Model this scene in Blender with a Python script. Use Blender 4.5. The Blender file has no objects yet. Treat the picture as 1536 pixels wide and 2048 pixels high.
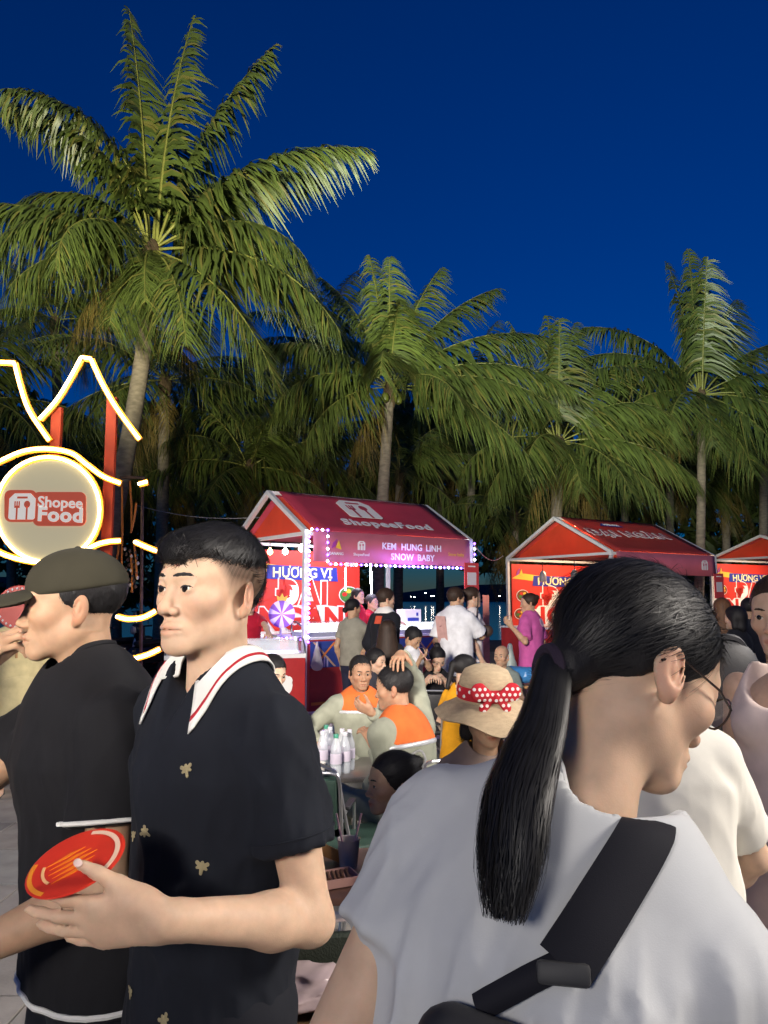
import bpy, bmesh, math, random
import numpy as np
from mathutils import Vector, Matrix
from mathutils.bvhtree import BVHTree

SC = bpy.context.scene
COL = SC.collection
R = math.radians

# ------------------------------------------------------------------ camera
CAMH, PITCH, FPX = 1.55, R(6.5), 1540.0
cam_d = bpy.data.cameras.new('camera')
cam_d.sensor_fit = 'VERTICAL'; cam_d.sensor_height = 24.0; cam_d.lens = 24.0 * FPX / 2048
cam_d.clip_start = 0.05; cam_d.clip_end = 3000
cam = bpy.data.objects.new('camera', cam_d); COL.objects.link(cam)
cam.location = (0, 0, CAMH); cam.rotation_euler = (R(90) + PITCH, 0, 0)
SC.camera = cam

# ------------------------------------------------------------------ dusk sky
world = bpy.data.worlds.new('World'); SC.world = world; world.use_nodes = True
wn = world.node_tree; wn.nodes.clear()
w_out = wn.nodes.new('ShaderNodeOutputWorld'); w_bg = wn.nodes.new('ShaderNodeBackground')
w_sky = wn.nodes.new('ShaderNodeTexSky'); w_sky.sky_type = 'NISHITA'; w_sky.sun_disc = False
w_sky.sun_elevation = R(2.6); w_sky.sun_rotation = R(205)      # last light: ozone-blue zenith
w_sky.altitude = 0; w_sky.air_density = 1.0; w_sky.dust_density = 0.0; w_sky.ozone_density = 8.4
wn.links.new(w_sky.outputs[0], w_bg.inputs[0]); w_bg.inputs[1].default_value = 0.15
wn.links.new(w_bg.outputs[0], w_out.inputs[0])

SC.view_settings.view_transform = 'Standard'; SC.view_settings.look = 'None'
SC.view_settings.gamma = 1.0; SC.view_settings.use_curve_mapping = False
SC.view_settings.exposure = 0.0
SC.render.engine = 'CYCLES'
SC.cycles.use_denoising = True
SC.cycles.max_bounces = 5; SC.cycles.diffuse_bounces = 2; SC.cycles.glossy_bounces = 2
SC.cycles.transmission_bounces = 4; SC.cycles.transparent_max_bounces = 6
SC.cycles.sample_clamp_indirect = 4.0
SC.cycles.caustics_reflective = False; SC.cycles.caustics_refractive = False

def at(px, py, D):
    """world point at depth D (metres along +Y) seen at photo pixel (px, py)"""
    dx, dz = px - 768.0, 1024.0 - py
    y = FPX * math.cos(PITCH) - dz * math.sin(PITCH)
    z = FPX * math.sin(PITCH) + dz * math.cos(PITCH)
    return Vector((dx / y * D, D, CAMH + z / y * D))

# ------------------------------------------------------------------ materials
MATS = {}
def srgb(*c):
    if len(c) == 1: c = c[0]
    return tuple(((v / 255) / 12.92 if v / 255 <= 0.04045 else ((v / 255 + 0.055) / 1.055) ** 2.4) for v in c)

def mat(name, col=(0.5, 0.5, 0.5), rough=0.6, metal=0.0, emit=None, es=0.0, bump=0.0, bscale=60.0, var=0.0, vscale=8.0,
        spec=0.5, alpha=1.0, trans=0.0, attr=None, sss=0.0, sheen=0.0, stretch=None, coat=0.0, transl=0.0):
    if name in MATS: return MATS[name]
    m = bpy.data.materials.new(name); MATS[name] = m; m.use_nodes = True
    nt = m.node_tree; b = nt.nodes['Principled BSDF']; N = nt.nodes.new; L = nt.links.new
    b.inputs['Base Color'].default_value = (*col, 1); b.inputs['Roughness'].default_value = rough
    b.inputs['Metallic'].default_value = metal; b.inputs['Specular IOR Level'].default_value = spec
    b.inputs['Transmission Weight'].default_value = trans; b.inputs['Alpha'].default_value = alpha
    b.inputs['Coat Weight'].default_value = coat; b.inputs['Sheen Weight'].default_value = sheen
    if sss:
        b.inputs['Subsurface Weight'].default_value = sss
        b.inputs['Subsurface Radius'].default_value = (1.0, 0.35, 0.2); b.inputs['Subsurface Scale'].default_value = 0.012
    if emit:
        b.inputs['Emission Color'].default_value = (*emit, 1); b.inputs['Emission Strength'].default_value = es
    tc = N('ShaderNodeTexCoord'); src = tc.outputs['Object']
    if stretch:
        mp = N('ShaderNodeMapping'); mp.inputs['Scale'].default_value = stretch; L(src, mp.inputs[0]); src = mp.outputs[0]
    colsock = None
    if attr:
        a = N('ShaderNodeAttribute'); a.attribute_name = attr
        mx = N('ShaderNodeMix'); mx.data_type = 'RGBA'; mx.blend_type = 'MULTIPLY'; mx.inputs[0].default_value = 1.0
        mx.inputs[6].default_value = (*col, 1); L(a.outputs['Color'], mx.inputs[7]); colsock = mx.outputs[2]
    if var:
        nz = N('ShaderNodeTexNoise'); nz.inputs['Scale'].default_value = vscale; nz.inputs['Detail'].default_value = 5; L(src, nz.inputs['Vector'])
        rp = N('ShaderNodeMapRange'); rp.inputs[1].default_value = 0.3; rp.inputs[2].default_value = 0.7
        rp.inputs[3].default_value = 1 - var; rp.inputs[4].default_value = 1 + var; L(nz.outputs[0], rp.inputs[0])
        mx = N('ShaderNodeMix'); mx.data_type = 'RGBA'; mx.blend_type = 'MULTIPLY'; mx.inputs[0].default_value = 1.0
        if colsock: L(colsock, mx.inputs[6])
        else: mx.inputs[6].default_value = (*col, 1)
        L(rp.outputs[0], mx.inputs[7]); colsock = mx.outputs[2]
    if colsock: L(colsock, b.inputs['Base Color'])
    if bump:
        nb = N('ShaderNodeTexNoise'); nb.inputs['Scale'].default_value = bscale; nb.inputs['Detail'].default_value = 4; L(src, nb.inputs['Vector'])
        bp = N('ShaderNodeBump'); bp.inputs['Strength'].default_value = bump; bp.inputs['Distance'].default_value = 0.01
        L(nb.outputs[0], bp.inputs['Height']); L(bp.outputs[0], b.inputs['Normal'])
    if transl:
        td = N('ShaderNodeBsdfTranslucent'); ms = N('ShaderNodeMixShader'); ms.inputs[0].default_value = transl
        if colsock: L(colsock, td.inputs[0])
        else: td.inputs[0].default_value = (*col, 1)
        o = nt.nodes['Material Output']; L(b.outputs[0], ms.inputs[1]); L(td.outputs[0], ms.inputs[2]); L(ms.outputs[0], o.inputs[0])
    return m

def cloth(name, col, rough=0.85, var=0.12, transl=0.0):
    return mat('cloth_' + name, col, rough, bump=0.05, bscale=700, var=var, vscale=14, spec=0.2, sheen=0.02, transl=transl)

# ------------------------------------------------------------------ object helpers
def tag(o, label=None, cat=None, group=None, kind=None):
    if label: o['label'] = label
    if cat: o['category'] = cat
    if group: o['group'] = group
    if kind: o['kind'] = kind
    return o

def empty(name, loc=(0, 0, 0), rz=0.0, label=None, cat=None, group=None):
    o = bpy.data.objects.new(name, None); COL.objects.link(o); o.empty_display_size = 0.1
    o.location = loc; o.rotation_euler = (0, 0, rz)
    return tag(o, label, cat, group)

def mobj(name, me, m=None, parent=None, loc=None, rot=None):
    o = bpy.data.objects.new(name, me); COL.objects.link(o)
    if m is not None and not me.materials: me.materials.append(m)
    if parent is not None: o.parent = parent
    if loc is not None: o.location = loc
    if rot is not None: o.rotation_euler = rot
    return o

def np_mesh(name, V, F, smooth=True, tint=None):
    """V (n,3), F list of index arrays (each (m,3) or (m,4))"""
    me = bpy.data.meshes.new(name)
    V = np.asarray(V, np.float32)
    if not isinstance(F, (list, tuple)): F = [F]
    F = [np.asarray(f, np.int32) for f in F if len(f)]
    loops = np.concatenate([f.ravel() for f in F]) if F else np.zeros(0, np.int32)
    tot = np.concatenate([np.full(len(f), f.shape[1], np.int32) for f in F]) if F else np.zeros(0, np.int32)
    me.vertices.add(len(V)); me.vertices.foreach_set('co', V.ravel())
    me.loops.add(len(loops)); me.loops.foreach_set('vertex_index', loops)
    me.polygons.add(len(tot))
    st = np.zeros(len(tot), np.int32); st[1:] = np.cumsum(tot)[:-1]
    me.polygons.foreach_set('loop_start', st); me.polygons.foreach_set('loop_total', tot)
    if smooth: me.polygons.foreach_set('use_smooth', np.ones(len(tot), bool))
    if tint is not None:
        a = me.color_attributes.new('tint', 'FLOAT_COLOR', 'POINT')
        a.data.foreach_set('color', np.concatenate([np.asarray(tint, np.float32), np.ones((len(V), 1), np.float32)], 1).ravel())
    me.update(calc_edges=True)
    me.validate()
    return me

class MB:
    """collects boxes, tubes, lathes, polygons into one mesh"""
    def __init__(s): s.v = []; s.f = []
    def add(s, vs, fs):
        o = len(s.v); s.v += [tuple(v) for v in vs]; s.f += [tuple(i + o for i in f) for f in fs]; return s
    def box(s, c, d, M=None, bev=0.0):
        c = Vector(c); x, y, z = d[0] / 2, d[1] / 2, d[2] / 2
        M = M or Matrix.Identity(3)
        if bev <= 0:
            vs = [c + M @ Vector((i * x, j * y, k * z)) for i in (-1, 1) for j in (-1, 1) for k in (-1, 1)]
            fs = [(0, 1, 3, 2), (4, 6, 7, 5), (0, 4, 5, 1), (2, 3, 7, 6), (0, 2, 6, 4), (1, 5, 7, 3)]
            return s.add(vs, fs)
        bm = bmesh.new(); bmesh.ops.create_cube(bm, size=1)
        for v in bm.verts: v.co = Vector((v.co.x * 2 * x, v.co.y * 2 * y, v.co.z * 2 * z))
        bmesh.ops.bevel(bm, geom=bm.edges[:], offset=bev, segments=2, affect='EDGES', profile=0.5)
        bm.verts.index_update()
        vs = [c + M @ v.co for v in bm.verts]; fs = [[v.index for v in f.verts] for f in bm.faces]; bm.free()
        return s.add(vs, fs)
    def tube(s, pts, r, n=8, caps=True):
        pts = [Vector(p) for p in pts]; rr = r if isinstance(r, (list, tuple)) else [r] * len(pts)
        vs = []; fs = []; prev = None
        for i, p in enumerate(pts):
            t = (pts[min(i + 1, len(pts) - 1)] - pts[max(i - 1, 0)]).normalized()
            if prev is None:
                a = t.orthogonal().normalized()
            else:
                a = (prev - t * prev.dot(t))
                a = a.normalized() if a.length > 1e-6 else t.orthogonal().normalized()
            prev = a; b = t.cross(a)
            for k in range(n):
                an = 2 * math.pi * k / n; vs.append(p + (a * math.cos(an) + b * math.sin(an)) * rr[i])
        for i in range(len(pts) - 1):
            for k in range(n):
                fs.append((i * n + k, i * n + (k + 1) % n, (i + 1) * n + (k + 1) % n, (i + 1) * n + k))
        if caps: fs.append(tuple(range(n - 1, -1, -1))); fs.append(tuple(range((len(pts) - 1) * n, len(pts) * n)))
        return s.add(vs, fs)
    def lathe(s, prof, n=16, c=(0, 0, 0), M=None):
        c = Vector(c); M = M or Matrix.Identity(3); vs = []; fs = []
        for (r, z) in prof:
            for k in range(n):
                a = 2 * math.pi * k / n; vs.append(c + M @ Vector((r * math.cos(a), r * math.sin(a), z)))
        for i in range(len(prof) - 1):
            for k in range(n):
                fs.append((i * n + k, i * n + (k + 1) % n, (i + 1) * n + (k + 1) % n, (i + 1) * n + k))
        fs.append(tuple(range(n - 1, -1, -1))); fs.append(tuple(range((len(prof) - 1) * n, len(prof) * n)))
        return s.add(vs, fs)
    def prism(s, pts2, o, u, v, th):
        """polygon in plane (u,v) at o, extruded by th along u x v"""
        o, u, v = Vector(o), Vector(u), Vector(v); w = u.cross(v).normalized() * th; n = len(pts2)
        vs = [o + u * a + v * b for a, b in pts2]; vs += [p + w for p in vs]
        fs = [tuple(range(n - 1, -1, -1)), tuple(range(n, 2 * n))] + [(i, (i + 1) % n, n + (i + 1) % n, n + i) for i in range(n)]
        return s.add(vs, fs)
    def build(s, name, m, parent=None, smooth=False, loc=None, rot=None):
        me = bpy.data.meshes.new(name); me.from_pydata([tuple(v) for v in s.v], [], s.f); me.update()
        if smooth:
            me.polygons.foreach_set('use_smooth', [True] * len(me.polygons))
            try: me.set_sharp_from_angle(angle=R(40))
            except Exception: pass
        return mobj(name, me, m, parent, loc, rot)

def text_part(name, body, size, m, parent, o, u, v, th=0.006, offset=0.0, align='CENTER', spacing=1.0, line=1.0, xscale=1.0):
    """flat lettering as thin real mesh: o = anchor, u = reading direction, v = up"""
    cu = bpy.data.curves.new(name, 'FONT'); cu.body = body; cu.size = size; cu.extrude = th / 2; cu.offset = offset
    cu.align_x = align; cu.align_y = 'CENTER'; cu.space_character = spacing; cu.space_line = line; cu.resolution_u = 3
    t = bpy.data.objects.new(name, cu); COL.objects.link(t)
    dg = bpy.context.evaluated_depsgraph_get(); dg.update()
    me = bpy.data.meshes.new_from_object(t.evaluated_get(dg)); bpy.data.objects.remove(t); bpy.data.curves.remove(cu)
    u, v = Vector(u).normalized(), Vector(v).normalized(); w = u.cross(v)
    M = Matrix((u * xscale, v, w)).transposed().to_4x4(); M.translation = Vector(o)
    me.transform(M); me.materials.clear()
    return mobj(name, me, m, parent)

# ------------------------------------------------------------------ signed-distance modelling (bodies, cloth, hair)
def smax(a, b, k):
    h = np.clip(0.5 + 0.5 * (b - a) / k, 0, 1); return a + (b - a) * h + k * h * (1 - h)
def A3(v): return np.array(v, np.float32)
class Cap:
    def __init__(s, a, b, r1, r2=None, flat=None, clips=()):
        s.a, s.b = A3(a), A3(b); s.r1 = r1; s.r2 = r1 if r2 is None else r2; s.flat = flat; s.clips = clips
        m = max(s.r1, s.r2); s.lo = np.minimum(s.a, s.b) - m; s.hi = np.maximum(s.a, s.b) + m
    def ev(s, P):
        d = P - s.a; ba = s.b - s.a; L = float(ba @ ba) + 1e-12
        t = np.clip((d @ ba) / L, 0, 1); q = d - t[..., None] * ba
        if s.flat is not None:
            n = A3(s.flat[0]); n = n / np.linalg.norm(n); q = q + ((q @ n) * (s.flat[1] - 1))[..., None] * n
        f = np.sqrt((q * q).sum(-1)) - (s.r1 + (s.r2 - s.r1) * t)
        for (p, n) in s.clips: f = smax(f, (P - A3(p)) @ A3(n), .010)
        return f
class Ell:
    def __init__(s, c, r, M=None, clips=()):
        s.c, s.r = A3(c), A3(r); s.M = None if M is None else np.array(M, np.float32); s.clips = clips
        m = max(r); s.lo = s.c - m; s.hi = s.c + m
        if M is None: s.lo = s.c - s.r; s.hi = s.c + s.r
    def ev(s, P):
        q = P - s.c
        if s.M is not None: q = q @ s.M
        k0 = np.sqrt(((q / s.r) ** 2).sum(-1)); k1 = np.sqrt(((q / (s.r * s.r)) ** 2).sum(-1)) + 1e-9
        f = k0 * (k0 - 1) / k1
        for (p, n) in s.clips: f = smax(f, (P - A3(p)) @ A3(n), .010)
        return f

class Field:
    def __init__(s, prims, h, pad=0.03):
        lo = np.min([p.lo for p in prims], 0) - pad; hi = np.max([p.hi for p in prims], 0) + pad
        s.lo = lo; s.h = h; s.n = np.maximum(np.ceil((hi - lo) / h).astype(int) + 1, 4)
        s.f = np.full(tuple(s.n), 1.0, np.float32)
    def pts(s, sl):
        ax = [s.lo[i] + s.h * np.arange(sl[i].start, sl[i].stop, dtype=np.float32) for i in range(3)]
        return np.stack(np.meshgrid(*ax, indexing='ij'), -1).astype(np.float32)
    def sl(s, p, k):
        m = k + 2.5 * s.h
        a = np.clip(np.floor((p.lo - m - s.lo) / s.h).astype(int), 0, s.n); b = np.clip(np.ceil((p.hi + m - s.lo) / s.h).astype(int) + 1, 0, s.n)
        if np.any(b <= a): return None
        return tuple(slice(int(x), int(y)) for x, y in zip(a, b))
    def add(s, p, k=0.02):
        sl = s.sl(p, k)
        if sl is None: return s
        g = p.ev(s.pts(sl)); f = s.f[sl]
        h = np.clip(0.5 + 0.5 * (f - g) / k, 0, 1)
        s.f[sl] = f + (g - f) * h - k * h * (1 - h); return s
    def sub(s, p, k=0.01):
        sl = s.sl(p, k)
        if sl is None: return s
        g = -p.ev(s.pts(sl)); f = s.f[sl]
        h = np.clip(0.5 + 0.5 * (g - f) / k, 0, 1)
        s.f[sl] = f + (g - f) * h + k * h * (1 - h); return s
    def clip(s, p, n, k=0.0):
        P = s.pts(tuple(slice(0, int(x)) for x in s.n)); g = (P - A3(p)) @ A3(n)
        s.f = smax(s.f, g, max(k, 1.2 * s.h)); return s
    def disp(s, fn, band=0.06):
        m = np.abs(s.f) < band; ix = np.argwhere(m)
        P = (s.lo + s.h * ix).astype(np.float32); s.f[m] += fn(P); return s
    def mesh(s):
        F = s.f; I = F < 0; h = s.h
        I[0] = I[-1] = False; I[:, 0] = I[:, -1] = False; I[:, :, 0] = I[:, :, -1] = False
        F = np.where(I, np.minimum(F, -1e-6), np.maximum(F, 1e-6))
        cnt = sum(I[a:I.shape[0] - 1 + a, b:I.shape[1] - 1 + b, c:I.shape[2] - 1 + c].astype(np.int8) for a in (0, 1) for b in (0, 1) for c in (0, 1))
        mix = (cnt > 0) & (cnt < 8); cells = np.argwhere(mix)
        idx = np.full(mix.shape, -1, np.int32); idx[mix] = np.arange(len(cells))
        acc = np.zeros((len(cells), 3), np.float32); num = np.zeros(len(cells), np.float32)
        cor = [(a, b, c) for a in (0, 1) for b in (0, 1) for c in (0, 1)]
        for p in cor:
            for ax in range(3):
                if p[ax]: continue
                q = list(p); q[ax] = 1
                f1 = F[cells[:, 0] + p[0], cells[:, 1] + p[1], cells[:, 2] + p[2]]; f2 = F[cells[:, 0] + q[0], cells[:, 1] + q[1], cells[:, 2] + q[2]]
                m = (f1 < 0) != (f2 < 0); t = np.where(m, f1 / np.where(m, f1 - f2, 1), 0)
                for i in range(3): acc[:, i] += m * (p[i] + (t if i == ax else 0))
                num += m
        V = s.lo + h * (cells + acc / num[:, None])
        quads = []
        for ax in range(3):
            a, b = (ax + 1) % 3, (ax + 2) % 3
            s0 = [slice(1, -1)] * 3; s1 = [slice(1, -1)] * 3; s0[ax] = slice(0, -1); s1[ax] = slice(1, None)
            A, B = I[tuple(s0)], I[tuple(s1)]; e = np.argwhere(A != B)
            if not len(e): continue
            off = np.array([1, 1, 1]); off[ax] = 0; e2 = e + off
            def cell(da, db):
                c = e2.copy(); c[:, a] += da; c[:, b] += db; return idx[c[:, 0], c[:, 1], c[:, 2]]
            q = np.stack([cell(-1, -1), cell(0, -1), cell(0, 0), cell(-1, 0)], 1)
            flip = ~A[tuple(e.T)]; q[flip] = q[flip][:, ::-1]; quads.append(q)
        return V.astype(np.float32), np.concatenate(quads) if quads else np.zeros((0, 4), np.int32)

def waves(seed, n=5, freq=30.0, warp=0.03, bias=(1, 1, 1)):
    rg = np.random.default_rng(seed); ks = rg.normal(size=(n, 3)); ks = ks / np.linalg.norm(ks, axis=1)[:, None] * np.array(bias)
    ks = ks * freq * rg.uniform(0.6, 1.5, (n, 1)); ph = rg.uniform(0, 6.28, n); w2 = rg.normal(size=(3, 3)) * 9
    def fn(P):
        Q = P + warp * np.sin(P @ w2.T); out = 0
        for k, p in zip(ks, ph):
            sv = np.sin(Q @ k + p); out = out + (1 - np.abs(sv)) ** 2 - 0.35
        return (out / n).astype(np.float32)
    return fn
# ------------------------------------------------------------------ people
def n3(v):
    v = np.array(v, float); return v / (np.linalg.norm(v) + 1e-12)
def rot(yaw=0, pitch=0, roll=0):
    return np.array((Matrix.Rotation(R(yaw), 3, 'Z') @ Matrix.Rotation(R(pitch), 3, 'X') @ Matrix.Rotation(R(roll), 3, 'Y')))

def head_mesh(h, neck_to, neck_r=0.056, face='m', mouth=0.0, ears=True, nose=1.0, jaw=1.0, fade=False, brow=True, eyes=True):
    """head in its own frame: eye line z=0, forward -Y, left +X. neck_to = neck end point in this frame"""
    fem = face == 'f'
    P = []
    U = lambda p, k: P.append(('a', p, k)); S = lambda p, k: P.append(('s', p, k))
    U(Ell((0, .014, .036), (.0745, .095, .080)), .01)
    U(Ell((0, -.030, .014), (.064, .062, .076)), .03)
    U(Ell((0, -.034, -.040), (.054, .054, .062)), .03)
    jw = (.047 if fem else .053) * jaw
    for sx in (-1, 1):
        U(Cap((sx * jw, .004, -.058), (sx * .016, -.070, -.100), .018, .015), .03)
        U(Ell((sx * .043, -.058, -.026), (.022, .022, .018)), .025)
        U(Cap((sx * .014, -.088, .014), (sx * .044, -.074, .017), .007 if fem else .009, .006), .016)
    U(Ell((0, -.080, -.098), (.019, .015, .015)), .022)
    U(Cap((0, .018, -.055), neck_to, .052 if not fem else .046, neck_r), .035)
    for sx in (-1, 1): S(Ell((sx * .032, -.097, -.003), (.018, .013, .0105)), .014)
    # nose
    U(Cap((0, -.085, .004), (0, -.1005 - .004 * nose, -.037), .0065, .0090 * nose), .012)
    U(Ell((0, -.1010 - .004 * nose, -.039), (.0120, .0100, .0090)), .008)
    for sx in (-1, 1):
        U(Ell((sx * .0140 * nose, -.0945, -.0435), (.0085, .0100, .0072)), .006)
        S(Ell((sx * .0068, -.0985, -.0500), (.0036, .006, .003)), .002)
    # mouth
    U(Ell((0, -.0790, -.072), (.029, .017, .019)), .014)
    for sx in (-1, 1): U(Cap((0, -.0945, -.0685), (sx * .022, -.0880, -.0710), .0056, .0040), .006)
    U(Ell((0, -.0965, -.0685), (.013, .007, .0055)), .006)
    for sx in (-1, 1): U(Cap((0, -.0935, -.0800), (sx * .020, -.0872, -.0778), .0062, .0040), .006)
    U(Ell((0, -.0960, -.080), (.012, .006, .006)), .006)
    for sx in (-1, 1): S(Cap((0, -.1000, -.0745), (sx * .027, -.0885, -.0752), .0017 + mouth, .0014), .0035)
    # lids
    for sx in (-1, 1):
        U(Ell((sx * .0315, -.0775, -.003), (.0165, .0150, .0125)), .005)
        if eyes:
            S(Ell((sx * .0318, -.093, -.0035), (.0130, .010, .0030), rot(0, 0, sx * -5)), .0022)
            S(Ell((sx * .0315, -.0775, -.003), (.0118, .0128, .0100)), .001)
        U(Cap((sx * .018, -.0875, .0065), (sx * .046, -.0800, .0055), .0030, .0028), .006)
    if ears:
        for sx in (-1, 1):
            M = rot(sx * 28, 0, 0) @ rot(0, -12, 0)
            U(Ell((sx * .0800, .016, -.016), (.0065, .018, .031), M), .006)
            U(Ell((sx * .0765, .008, -.040), (.007, .010, .012), M), .008)
            S(Ell((sx * .0868, .011, -.014), (.0058, .0105, .019), M), .004)
            U(Ell((sx * .0815, .015, -.012), (.0035, .005, .014), M), .004)
    F = Field([p for _, p, _ in P], h, 0.02)
    for t, p, k in P: (F.add if t == 'a' else F.sub)(p, k)
    V, Q = F.mesh()
    # natural skin colour differences: lips, ears, cheeks, stubble; plus crease shade painted beside the mouth
    x, y, z = V[:, 0], V[:, 1], V[:, 2]
    T = np.ones((len(V), 3), np.float32)
    def mixc(w, c):
        T[:] = T * (1 - w[:, None]) + np.array(c, np.float32) * w[:, None]
    g = lambda a, s: np.exp(-(a / s) ** 2)
    lw = np.clip(1.6 * g(x, .024) * g(z + .0745, .0105) * (y < -.075) - .35, 0, 1)
    mixc(lw * (0.85 if fem else 0.6), (.80, .42, .40))
    mixc(.30 * g(np.abs(x) - .048, .024) * g(z + .03, .026) * (y < -.02), (1.0, .74, .68))
    mixc(.35 * g(z + .042, .012) * g(x, .018) * (y < -.09), (1.0, .76, .70))
    mixc(.45 * (np.abs(x) > .077), (1.0, .66, .60))
    mixc(.30 * g(np.abs(x) - .031, .016) * g(z + .016, .007) * (y < -.06), (.82, .70, .66))
    mixc(.20 * g(np.abs(x) - .030 - (-.045 - z) * .4, .004) * g(z + .055, .02) * (y < -.06), (.80, .66, .60))  # crease shade painted from nose to mouth corner
    if not fem:
        mixc(.34 * np.clip(g(z + .088, .022) * (y < -.01), 0, 1), (.80, .82, .84))
    if fade:
        zl = np.interp(y, [-.09, -.062, -.045, -.02, .02, .06, .1], [.06, .05, .022, -.012, -.016, -.058, -.066])
        fw = np.clip((z - zl) / .045, 0, 1) * (y > -.055)
        nz = .5 + .5 * np.sin(V @ np.array([900., 1100, 800])) * np.sin(V @ np.array([-700., 500, 1200]))
        mixc(np.clip(fw * 1.25, 0, 1) * (0.8 + .2 * nz), (.10, .085, .08))
    return V, Q, T

def hair_mesh(style, h, seed=1):
    """hair in head frame; style is a dict"""
    t = style.get('thick', .012); top = style.get('top', .016)
    P = [Ell((0, .012, .034), (.0745 + t, .095 + t, .080 + top))]
    for c, r in style.get('lumps', []): P.append(Ell(c, r))
    for a, b, r1, r2, fl in style.get('caps', []): P.append(Cap(a, b, r1, r2, fl))
    F = Field(P, h, 0.02)
    F.add(P[0], .02)
    ys = style.get('ys', [-.12, -.088, -.062, -.045, -.02, .02, .06, .11]); zs = style.get('zs', [.070, .066, .048, .016, -.022, -.030, -.062, -.072])
    Pt = F.pts(tuple(slice(0, int(n)) for n in F.n))
    line = np.interp(Pt[..., 1], ys, zs).astype(np.float32)
    if style.get('fringe'):
        line = line - style['fringe'] * (Pt[..., 1] < -.05)
    g = line - Pt[..., 2]
    k = style.get('edge', .012); f = F.f; hh = np.clip(.5 + .5 * (g - f) / k, 0, 1)
    F.f = f + (g - f) * hh + k * hh * (1 - hh)
    if style.get('faded'):
        th = np.interp(Pt[..., 2], [.0, .035, .065], [.016, .012, .0]).astype(np.float32)
        F.f = np.maximum(F.f, F.f + th * (np.abs(Pt[..., 0]) > 0.03))
    for p in P[1:]: F.add(p, style.get('k', .02))
    fl = style.get('flow', (1, 1, 1)); amp = style.get('amp', .0022)
    w = waves(seed, 6, style.get('freq', 190.), .012, fl)
    F.disp(lambda q: -amp * w(q) * 1.6, .03)
    return F.mesh()

def hand_prims(w, d, n, left, curl=(.25, .3, .35, .4), thumb=(.6, .6, .3), s=1.0, spread=.06, tcurl=.25):
    """capsules of a hand: w wrist, d finger direction, n palm normal"""
    w = np.array(w, float); d = n3(d); n = n3(np.array(n) - d * np.dot(n, d)); t = np.cross(d, n) * (-1 if left else 1)
    out = []
    offs = (.029, .0095, -.010, -.028); mcp = (.090, .094, .089, .080); ln = (.96, 1.06, .98, .78)
    for i in range(4):
        m = w + s * (d * mcp[i] + t * offs[i] - n * .004 * (i in (1, 2)))
        out.append((Cap(w + s * (t * offs[i] * .55 + d * .008), m, .0165 * s, .0125 * s, (n, 1.12)), .016))
        a = m; dirv = n3(d + t * spread * (1.2 - i)); ang = 0
        for j, (L, r1, r2, f) in enumerate(((.044, .0098, .0088, 62), (.027, .0087, .0079, 85), (.021, .0079, .0065, 50))):
            ang += R(f) * curl[i]
            v = dirv * math.cos(ang) + n * math.sin(ang); b = a + v * L * ln[i] * s
            out.append((Cap(a, b, r1 * s * (.86 if i == 3 else 1), r2 * s * (.86 if i == 3 else 1)), .0035)); a = b
    a = w + s * (d * .022 + t * .022 + n * .006); v = n3(d * thumb[0] + t * thumb[1] + n * thumb[2])
    m = a + v * .044 * s
    out.append((Cap(a, m, .0175 * s, .0130 * s), .018)); v2 = n3(v + tcurl * (d * .9 - t * .3)); b = m + v2 * .034 * s
    out.append((Cap(m, b, .0120 * s, .0102 * s), .006)); v3 = n3(v2 + tcurl * (d * .6 - t * .3)); c = b + v3 * .026 * s
    out.append((Cap(b, c, .0100 * s, .0078 * s), .004))
    out.append((Ell(w + s * (d * .035 + t * .024 + n * .010), (.024 * s, .024 * s, .018 * s)), .015))
    return out, c

def ik(a, b, l1, l2, pole):
    a, b = np.array(a, float), np.array(b, float); v = b - a; L = np.linalg.norm(v)
    if L > (l1 + l2) * .999: b = a + v / L * (l1 + l2) * .999; v = b - a; L = np.linalg.norm(v)
    x = (l1 * l1 - l2 * l2 + L * L) / (2 * L); hh = math.sqrt(max(l1 * l1 - x * x, 0)); u = v / L
    p = np.array(pole, float); p = n3(p - u * np.dot(p, u)); return a + u * x + p * hh, b

def arm_prims(sh, el, wr, s=1.0, g=1.0):
    sh, el, wr = map(np.array, (sh, el, wr)); mid = el + (wr - el) * .28
    return [(Cap(sh, el, .047 * s * g, .034 * s * g), .03), (Cap(el, mid, .034 * s * g, .0385 * s * g), .02), (Cap(mid, wr, .0385 * s * g, .0250 * s), .02),
            (Cap(wr + (el - wr) * .1, wr, .026 * s, .024 * s), .01)]

def run(prims, h, clips=(), subs=(), disp=None, inflate=0.0):
    F = Field([p for p, _ in prims], h)
    for p, k in prims: F.add(p, k)
    for p, k in subs: F.sub(p, k)
    if disp: F.disp(disp)
    if inflate: F.f = F.f - np.float32(inflate)
    for p, n in clips: F.clip(p, n)
    return F.mesh()

SKIN = {}
def skin(i):
    tones = [(.57, .375, .265), (.46, .285, .18), (.60, .40, .275), (.37, .21, .13), (.50, .31, .20)]
    return mat('skin_%d' % i, tones[i], .56, bump=.05, bscale=520, var=.10, vscale=38, spec=.28, attr='tint', sss=.2)
def hair_mat(name, c):
    return mat('hair_' + name, c, .58, bump=.15, bscale=520, var=.25, vscale=60, spec=.3, stretch=(1, 1, .25))
DARKS = mat('hair_soft_black', (.012, .0115, .0125), .5, spec=.35, var=.2, vscale=50)
DARK = hair_mat('black', (.012, .011, .012)); BROWN = hair_mat('brown', (.035, .02, .013)); GINGER = hair_mat('ginger', (.12, .055, .025)); GREY = hair_mat('grey', (.045, .045, .05))

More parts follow.
